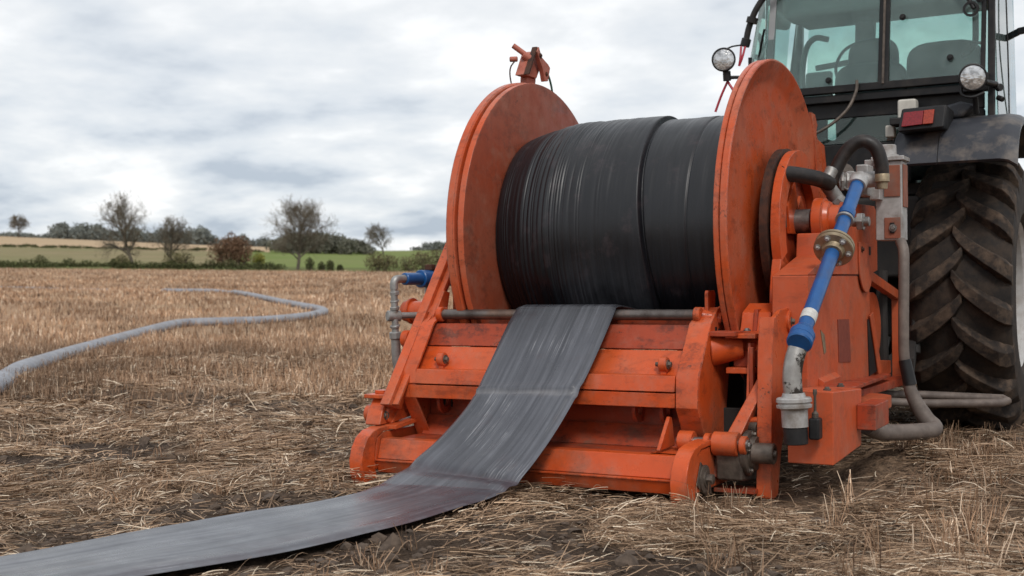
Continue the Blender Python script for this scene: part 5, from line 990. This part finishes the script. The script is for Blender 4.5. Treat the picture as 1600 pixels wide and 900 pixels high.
def clump(name, mat, blobs, n, size, parent=None, seed=1, squash=1.0):
    g = np.random.default_rng(seed); per = np.array([bb[3] * bb[4] * bb[5] for bb in blobs]); per = per / per.sum(); Vs = []; Cs = []
    for bb, fr_ in zip(blobs, per):
        k = max(20, int(n * fr_)); d = g.normal(size=(k, 3)); d /= np.linalg.norm(d, axis=1)[:, None]; rad = g.random(k) ** 0.45
        lump = 0.72 + 0.5 * vnoise(d[:, 0] * 2.3 + bb[0] + 50, d[:, 1] * 2.3 + d[:, 2] * 2.1 + bb[1] + 50)
        c = np.array(bb[:3]) + d * (rad * lump)[:, None] * np.array(bb[3:6]); c[:, 2] = np.maximum(c[:, 2], 0.02)
        a = g.normal(size=(k, 3)); a /= np.linalg.norm(a, axis=1)[:, None]; b_ = np.cross(a, g.normal(size=(k, 3))); b_ /= np.linalg.norm(b_, axis=1)[:, None]
        sz = size * g.uniform(.5, 1.4, k)[:, None]; Vs.append(np.stack([c - a * sz, c + b_ * sz * 0.7, c + a * sz, c - b_ * sz * 0.6], 1).reshape(-1, 3)); Cs.append(np.repeat(g.random(k), 4))
    V = np.concatenate(Vs); Cc = np.concatenate(Cs); o = set_mesh(name, V, np.arange(len(V)), 4, mat, np.stack([Cc] * 3, -1)); 
    if parent is not None: o.parent = parent
    return o
def bush(kind, label, cat, t, w, blobs, n, size, mat, seed, stems=5, group=None):
    x, y, z = at(t, w); root = thing(kind, label, cat, group); root.location = (x, y, z - 0.1); clump('foliage', mat, blobs, n, size, root, seed); rnd = random.Random(seed); mb = MB()
    for k in range(stems):
        bb = blobs[k % len(blobs)]; mb.tube([(bb[0] * .6 + rnd.gauss(0, .15), bb[1] * .6, 0), (bb[0] + rnd.gauss(0, .2), bb[1], bb[2] * .6), (bb[0] + rnd.gauss(0, .3) * bb[3], bb[1], bb[2] + bb[5] * .6)], [0.10, 0.07, 0.03], 5)
    mb.build('stems', M['bark'], root, fix=False); return root
bare_tree(-0.310, 131, 6.7, 0.48, 'tall bare tree with a forked open crown above the left hedge', 5, up=0.9)
bare_tree(-0.280, 133, 4.7, 0.48, 'slim small bare tree just right of the tall forked tree', 9, up=0.9)
bare_tree(-0.1754, 129, 5.7, 0.60, 'broad dense bare tree standing alone before the round wood', 21, up=0.9, dense=1.3)
bare_tree(-0.1048, 300, 6.2, 0.60, 'distant bare tree alone on the green ridge near the reel', 33, levels=4, group=None, tw=2.5)
bare_tree(-0.403, 440, 6.6, 0.60, 'faraway bare tree on the skyline at the far left', 41, levels=4, group=None, tw=3.5)
bush('russet_copse', 'round russet brown copse between the bare trees', 'copse', -0.2303, 150, [(-1.5, 0, 1.9, 1.6, 1.5, 1.9), (0.1, 0.3, 2.3, 1.7, 1.6, 2.2), (1.6, 0, 2.2, 1.5, 1.4, 2.0), (2.4, 0.2, 1.4, 1.0, 1.0, 1.4)], 5200, 0.11, M['leaf_brown'], 3, 9)
bush('yellow_bush', 'yellow-green bush at the right edge of the russet copse', 'bush', -0.2068, 152, [(0, 0, 1.0, 0.9, 0.9, 1.0)], 900, 0.10, M['leaf_yellow'], 4)
bush('olive_shrub', 'bare olive shrub at the foot of the tall forked tree', 'bush', -0.319, 129, [(0, 0, 0.7, 1.1, 0.9, 0.9)], 900, 0.09, M['leaf_olive'], 5)
bush('olive_shrub', 'bare olive shrub beside the slim small tree', 'bush', -0.276, 131, [(0, 0, 0.9, 1.7, 0.9, 1.2), (1.4, 0, 0.9, 1.3, 0.9, 1.2)], 1500, 0.09, M['leaf_olive'], 6)
for k, (t, s, lb) in enumerate(((-0.165, 1.15, 'small dark shrub nearest the broad bare tree'), (-0.1555, 0.8, 'second small dark shrub right of the broad bare tree'), (-0.1485, 0.95, 'third small dark shrub right of the broad bare tree'), (-0.1405, 0.6, 'last small dark shrub of the row beside the broad bare tree'))):
    bush('dark_shrub', lb, 'bush', t, 127, [(0, 0, 0.6 * s, 0.55 * s, 0.5, 0.75 * s)], 500, 0.08, M['leaf_dark'], 50 + k, 3, 'small dark shrubs in a row at the field edge')
bush('willow_bush', 'broad olive bush at the field edge left of the blue valve', 'bush', -0.1075, 126, [(-0.6, 0, 1.0, 1.3, 1.0, 1.2), (0.8, 0, 0.9, 1.3, 1.0, 1.1)], 1800, 0.09, M['leaf_olive'], 8, 6)
bush('tangled_hedge', 'tangled brown-green hedge just behind the blue valve', 'hedge', -0.071, 125, [(-2.4, 0, 0.8, 1.5, 1, 1.0), (-0.5, 0, 1.1, 1.7, 1, 1.3), (1.6, 0, 1.2, 1.8, 1, 1.5), (3.8, 0, 1.3, 1.9, 1, 1.5)], 4200, 0.09, M['leaf_olive'], 12, 10)
def low_hedge(label, t0, t1, w, h, seed, mat='leaf_dark'):
    x, y, z = at((t0 + t1) / 2, w); root = thing('low_hedge', label, 'hedge', 'low hedges along the field edge'); root.location = (x, y, z); n = int(abs(t1 - t0) * w / 0.9); bl = []
    rnd = random.Random(seed)
    for k in range(n + 1):
        px, py, pz = at(t0 + (t1 - t0) * k / n, w + rnd.uniform(-.4, .4)); hh = h * rnd.uniform(.55, 1.15); bl.append((px - x, py - y, pz - z + hh * 0.45, 0.95, 0.7, hh * 0.62))
    g2 = clump('foliage', M[mat], bl, int(330 * n), 0.085, root, seed)
low_hedge('dark low hedge along the far left of the field edge', -0.52, -0.325, 124, 1.15, 61)
low_hedge('dark low hedge under the russet copse', -0.262, -0.190, 124.5, 0.95, 62)
low_hedge('dark low hedge between the two left bare trees', -0.322, -0.264, 125, 0.85, 63)
def wood(name, label, tw_, n, size, mat, seed):
    bl = []; rnd = random.Random(seed)
    x0, y0, z0 = at(*tw_[0][:2])
    for (t, w, h, r) in tw_:
        for k in range(3):
            x, y, z = at(t + rnd.uniform(-.004, .004), w + rnd.uniform(-6, 6)); bl.append((x - x0, y - y0, z - z0 + h * rnd.uniform(.40, .55), r, r, h * rnd.uniform(.46, .58)))
    mn = min(b_[2] - b_[5] for b_ in bl); g2 = np.random.default_rng(seed)
    bl = [(b_[0], b_[1], b_[2] - mn, *b_[3:]) for b_ in bl]; o = clump(name, mat, bl, n, size, None, seed); o.location = (x0, y0, z0 + mn)
    tag(o, label, None, 'stuff'); return o
rw = random.Random(77)
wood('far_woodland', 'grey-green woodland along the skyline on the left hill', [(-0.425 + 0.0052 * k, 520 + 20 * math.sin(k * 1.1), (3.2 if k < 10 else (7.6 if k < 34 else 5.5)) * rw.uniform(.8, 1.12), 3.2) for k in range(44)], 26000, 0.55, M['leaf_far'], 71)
wood('round_wood', 'rounded brown-green wood behind the broad bare tree', [(-0.192 + 0.0058 * k, 300 + 8 * math.sin(k * 1.7), h, 2.2) for k, h in enumerate((3.2, 4.2, 5.0, 5.6, 5.6, 5.4, 5.6, 5.4, 5.0, 5.2, 4.6, 3.8, 3.0, 2.2))], 15000, 0.30, M['leaf_wood'], 72)
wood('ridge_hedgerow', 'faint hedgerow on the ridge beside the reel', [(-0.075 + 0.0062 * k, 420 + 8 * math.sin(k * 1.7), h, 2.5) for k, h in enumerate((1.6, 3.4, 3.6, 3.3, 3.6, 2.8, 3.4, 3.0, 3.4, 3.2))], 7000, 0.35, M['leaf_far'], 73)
wood('field_hedgerow', 'thin dark hedgerow dividing the hillside fields', [(-0.44 + 0.006 * k, 304, 0.55 * rw.uniform(.6, 1.4), 1.1) for k in range(40)], 7000, 0.16, M['leaf_dark'], 74)

# ------------------------------------------------------------------ straw and stubble
mt, nt, b = new_mat('dry_straw'); N = NT(nt); v = N.n('ShaderNodeVertexColor', layer_name='tint')
N.l(v.outputs[0], b.inputs['Base Color']); b.inputs['Roughness'].default_value = 0.65; b.inputs['Specular IOR Level'].default_value = 0.25; M['straw'] = mt
def straw_colors(n, g, dark=0.3):
    a = np.array([0.49, 0.335, 0.215]); d = np.array([0.145, 0.086, 0.052]); p = np.array([0.78, 0.64, 0.48]); q = g.random(n)
    c = a + (d - a) * (g.random(n) ** 0.8 * (0.55 + dark))[:, None]; c = np.where((q > 0.88)[:, None], p * g.uniform(.75, 1.05, n)[:, None], c); c = np.where((q < 0.10)[:, None], d * g.uniform(.5, .9, n)[:, None], c); return c
def ribbons(name, px, py, pz, az, tilt, L, wd, bend, droop, colors, label, seg=4, roll=None):
    n = len(px); t = np.linspace(0, 1, seg + 1)
    ca, sa = np.cos(az), np.sin(az); ct, st_ = np.cos(tilt), np.sin(tilt)
    f = t[None, :] * L[:, None]; lat = bend[:, None] * L[:, None] * (t * t)[None, :]
    cx = px[:, None] + ca[:, None] * ct[:, None] * f - sa[:, None] * lat; cy = py[:, None] + sa[:, None] * ct[:, None] * f + ca[:, None] * lat; cz = pz[:, None] + st_[:, None] * f - droop[:, None] * L[:, None] * (t * t)[None, :]
    roll = np.zeros(n) if roll is None else roll; wx = -sa * np.cos(roll); wy = ca * np.cos(roll); wz = np.sin(roll)
    wt = (wd[:, None] * (1 - 0.45 * t)[None, :]) * 0.5
    A = np.stack([cx + wx[:, None] * wt, cy + wy[:, None] * wt, cz + wz[:, None] * wt], -1); B = np.stack([cx - wx[:, None] * wt, cy - wy[:, None] * wt, cz - wz[:, None] * wt], -1)
    V = np.stack([A, B], 2).reshape(n, (seg + 1) * 2, 3); base = (np.arange(n) * (seg + 1) * 2)[:, None]
    q = np.array([[2 * k, 2 * k + 1, 2 * k + 3, 2 * k + 2] for k in range(seg)]).reshape(-1); Fq = (base + q[None, :]).reshape(-1)
    o = set_mesh(name, V.reshape(-1, 3), Fq, 4, M['straw'], np.repeat(colors, (seg + 1) * 2, 0)); tag(o, label, None, 'stuff'); return o
def in_machine(x, y):
    m = (x > -1.9) & (x < 0.65) & (y > -0.12) & (y < 2.6)
    w = ((np.abs(x - 0.775) < 0.36) | (np.abs(x + 0.575) < 0.36)) & (np.abs(y - WY) < 0.45); return m | w
def on_strip(x, y, e=0.0):
    lx = np.interp(y, [-5.2, -4, -3, -2.2, -1.58, -1.1, -0.8, -0.45], [-3.7, -2.9, -2.36, -1.974, -1.749, -1.635, -1.52, -1.43]); rx = np.interp(y, [-4.95, -3.8, -2.9, -2.13, -1.52, -1.06, -0.76, -0.45], [-2.7, -1.95, -1.46, -1.13, -0.965, -0.88, -0.845, -0.78])
    return (y < -0.40) & (x > lx - e) & (x < rx + e)
def scatter(n, u0, u1, g, pw=1.0, tmax=0.50, tmin=-0.50):
    u = (u0 ** pw + (u1 ** pw - u0 ** pw) * g.random(n)) ** (1 / pw); t = tmin + (tmax - tmin) * g.random(n); s = t * u
    return CAM[0] + u * FWD[0] + s * RGT[0], CAM[1] + u * FWD[1] + s * RGT[1], u
g = np.random.default_rng(5)
# matted, flattened straw close to the machine
def lying(n, u0, u1, pw, seed, lmin, lmax, w0, label, name, lift=0.02, tl=0.0, tr_=(-0.5, 0.5)):
    g = np.random.default_rng(seed); x, y, u = scatter(n, u0, u1, g, pw, tr_[1], tr_[0]); c = cover(x, y); tuft = fbm(x * 3.1 + 11, y * 3.1 + 2, 3)
    keep = (g.random(n) < np.clip(c * 1.15 * np.clip((tuft - 0.34) / 0.20, 0.05, 1) + 0.03, 0, 1)) & ~on_strip(x, y, 0.0) & ~(in_machine(x, y) & (g.random(n) < 0.85))
    x, y, u, tuft, c = x[keep], y[keep], u[keep], tuft[keep], c[keep]; n = len(x)
    az = 6.283 * fbm(x * 0.9, y * 0.9, 2) * 2.2 + g.normal(0, 0.75, n); L = g.uniform(lmin, lmax, n) * g.uniform(.5, 1, n)
    tilt = np.abs(g.normal(0.05 + tl, 0.16 + tl, n)); tilt = np.where(g.random(n) < 0.05, g.uniform(.4, 1.1, n), tilt); z = ground_z(x, y) + g.random(n) ** 2 * lift * (0.4 + 2.2 * np.clip(tuft - .35, 0, 1) * 2) * c
    near_strip = on_strip(x + np.cos(az) * L, y + np.sin(az) * L, 0.0) | on_strip(x + .5 * np.cos(az) * L, y + .5 * np.sin(az) * L, 0.0); L = np.where(near_strip, L * 0.25, L)
    wd = w0 * g.uniform(.6, 1.5, n) * np.clip(u / 6, 0.8, 3); bend = g.normal(0, 0.22, n); droop = np.sin(tilt) * g.uniform(.3, 1.0, n)
    col = straw_colors(n, g) * (0.62 + 0.55 * np.clip((tuft - 0.3) * 2.2, 0, 1))[:, None]; return ribbons(name, x, y, z, az, tilt, L, wd, bend, droop, col, label, 4, g.normal(0, 0.6, n))
lying(215000, 3.6, 9.5, 1.3, 21, 0.05, 0.24, 0.0046, 'flattened matted straw lying over the foreground soil', 'flattened_straw', 0.042)
lying(150000, 8.5, 18, 1.2, 22, 0.08, 0.30, 0.0055, 'flattened straw lying in the middle of the field', 'flattened_straw', 0.03, tl=0.08)
lying(1500, 3.6, 9.0, 1.2, 23, 0.30, 0.62, 0.0052, 'long loose pale stalks lying on the foreground soil', 'loose_straw', 0.035)
lying(30000, 3.6, 8.0, 1.0, 24, 0.012, 0.045, 0.0045, 'short chopped straw crumbs on the bare soil', 'straw_crumbs', 0.006)
for sd, r_ in ((25, (0.5, 1.1)), (26, (-1.1, -0.5))):
    lying(70000, 2.6, 16, 1.3, sd, 0.07, 0.28, 0.0052, 'flattened matted straw at the side of the machine', 'flattened_straw', 0.04, tr_=r_)
# standing stubble
def standing(n, u0, u1, pw, seed, h0, h1, w0, label, name, pos=None, splay=0.38, seg=2, tmin=-0.5, tmax=0.5):
    g = np.random.default_rng(seed)
    if pos is None:
        x, y, u = scatter(n, u0, u1, g, pw, tmax, tmin); row = 0.28; ax = np.array([0.80, 0.60]); q = x * ax[1] - y * ax[0]; q2 = np.round(q / row) * row + g.normal(0, 0.045, n); x = x + (q2 - q) * ax[1]; y = y - (q2 - q) * ax[0]
        c = cover(x, y); patch = fbm(x * 0.55 + 3, y * 0.55 + 9, 3); left = np.clip((u - 10.5 - 1.2 * (patch - .5) * 4) / 1.6, 0, 1)
        keep = (g.random(n) < left * (0.25 + 0.75 * np.clip((patch - 0.36) * 5, 0, 1))) & ~in_machine(x, y); x, y, u = x[keep], y[keep], u[keep]
    else: x, y, u = pos
    n = len(x); az = g.random(n) * 6.283; tilt = np.pi / 2 - np.abs(g.normal(0, splay, n)); L = g.uniform(h0, h1, n); z = ground_z(x, y) - 0.01; wd = w0 * g.uniform(.7, 1.4, n) * np.clip(u / 12, 0.75, 4.5)
    pt_ = fbm(x * 0.35 + 31, y * 0.35 + 8, 4); pt2 = fbm(x * 1.7 + 3, y * 1.7 + 18, 3); col = straw_colors(n, g, 0.1) * (g.uniform(.75, 1.1, n) * (0.66 + 1.1 * np.clip((pt_ - 0.36) * 1.8, 0, 0.5) + 0.9 * (pt2 - 0.45)))[:, None] * np.array([1.05, 0.98, 0.95]); return ribbons(name, x, y, z, az, tilt, L, wd, g.normal(0, .12, n), np.abs(g.normal(0, .10, n)), col, label, seg, np.full(n, 0.0))
standing(120000, 10, 24, 1.0, 31, 0.07, 0.19, 0.0065, 'standing stubble in rows across the middle of the field', 'standing_stubble')
standing(110000, 22, 75, 0.8, 32, 0.08, 0.20, 0.0075, 'standing stubble far across the field', 'standing_stubble', seg=1)
for sd, t0, t1 in ((34, 0.5, 1.0), (35, -1.0, -0.5)): standing(45000, 11, 60, 0.9, sd, 0.08, 0.19, 0.007, 'standing stubble at the side of the field', 'standing_stubble', seg=1, tmin=t0, tmax=t1)
standing(60000, 72, 121, 0.8, 33, 0.10, 0.22, 0.0085, 'faint standing stubble near the far edge of the field', 'standing_stubble', seg=1)
# splayed tufts in the foreground
def tufts(n, seed, region, label, per=(9, 26), h=(0.06, 0.17)):
    g = np.random.default_rng(seed); X = []; Y = []; U = []
    cx, cy, u = scatter(n, *region[:2], g, 1.2, region[3], region[2]); keep = (g.random(n) < np.clip(cover(cx, cy) * 1.1, 0.12, 1)) & ~on_strip(cx, cy, 0.08) & ~in_machine(cx, cy)
    for a, b_, uu in zip(cx[keep], cy[keep], u[keep]):
        k = int(g.integers(*per)); X.append(a + g.normal(0, .022, k)); Y.append(b_ + g.normal(0, .022, k)); U.append(np.full(k, uu))
    return standing(0, 0, 0, 1, seed + 1, h[0], h[1], 0.0062, label, 'stubble_tufts', (np.concatenate(X), np.concatenate(Y), np.concatenate(U)), splay=0.62, seg=3)
tufts(170, 41, (3.9, 7.5, 0.12, 0.48), 'splayed stubble tufts in the right foreground', h=(0.05, 0.20))
tufts(330, 43, (4.2, 11.5, -0.5, 0.0), 'splayed stubble tufts in the left foreground', h=(0.04, 0.13))
tufts(60, 45, (6.5, 8.5, 0.33, 0.45), 'pale stubble tufts beside the tractor wheel', h=(0.05, 0.15))
# soil clods
def clods(n, seed):
    g = np.random.default_rng(seed); x, y, u = scatter(n, 3.6, 12, g, 1.1); c = cover(x, y); keep = (g.random(n) < np.clip(1.1 - c, 0.05, 1)) & ~on_strip(x, y, 0.03) & ~in_machine(x, y); x, y, u = x[keep], y[keep], u[keep]; n = len(x)
    ico = bmesh.new(); bmesh.ops.create_icosphere(ico, subdivisions=1, radius=1); bv = np.array([v.co[:] for v in ico.verts]); bf = np.array([[v.index for v in f.verts] for f in ico.faces]); ico.free()
    s = np.exp(g.normal(-4.6, 0.55, n)); sc = np.stack([s * g.uniform(.8, 1.5, n), s * g.uniform(.8, 1.5, n), s * g.uniform(.5, .9, n)], -1)
    V = bv[None] * (1 + 0.3 * g.normal(size=(n, len(bv), 1))) * sc[:, None, :] + np.stack([x, y, ground_z(x, y) + s * 0.25], -1)[:, None, :]
    Fq = (np.arange(n)[:, None, None] * len(bv) + bf[None]).reshape(-1); o = set_mesh('soil_clods', V.reshape(-1, 3), Fq, 3, M['clod'], smooth=False); tag(o, 'small brown soil clods scattered over the bare ground', None, 'stuff')
M['clod'] = mottled('soil_clod', (0.060, 0.042, 0.030), (0.115, 0.082, 0.060), 0.95, 0, 30, 0.5)
clods(9000, 51)

# put each machine's Empty at its own base without moving what it carries
for root, loc in ((reel, Vector((-0.85, 0.9, 0))), (tr, Vector((0.1, 4.4, 0))), (lh, Vector((-0.73, 0.9, 0)))):
    root.location = loc
    for c_ in root.children: c_.location = c_.location - loc
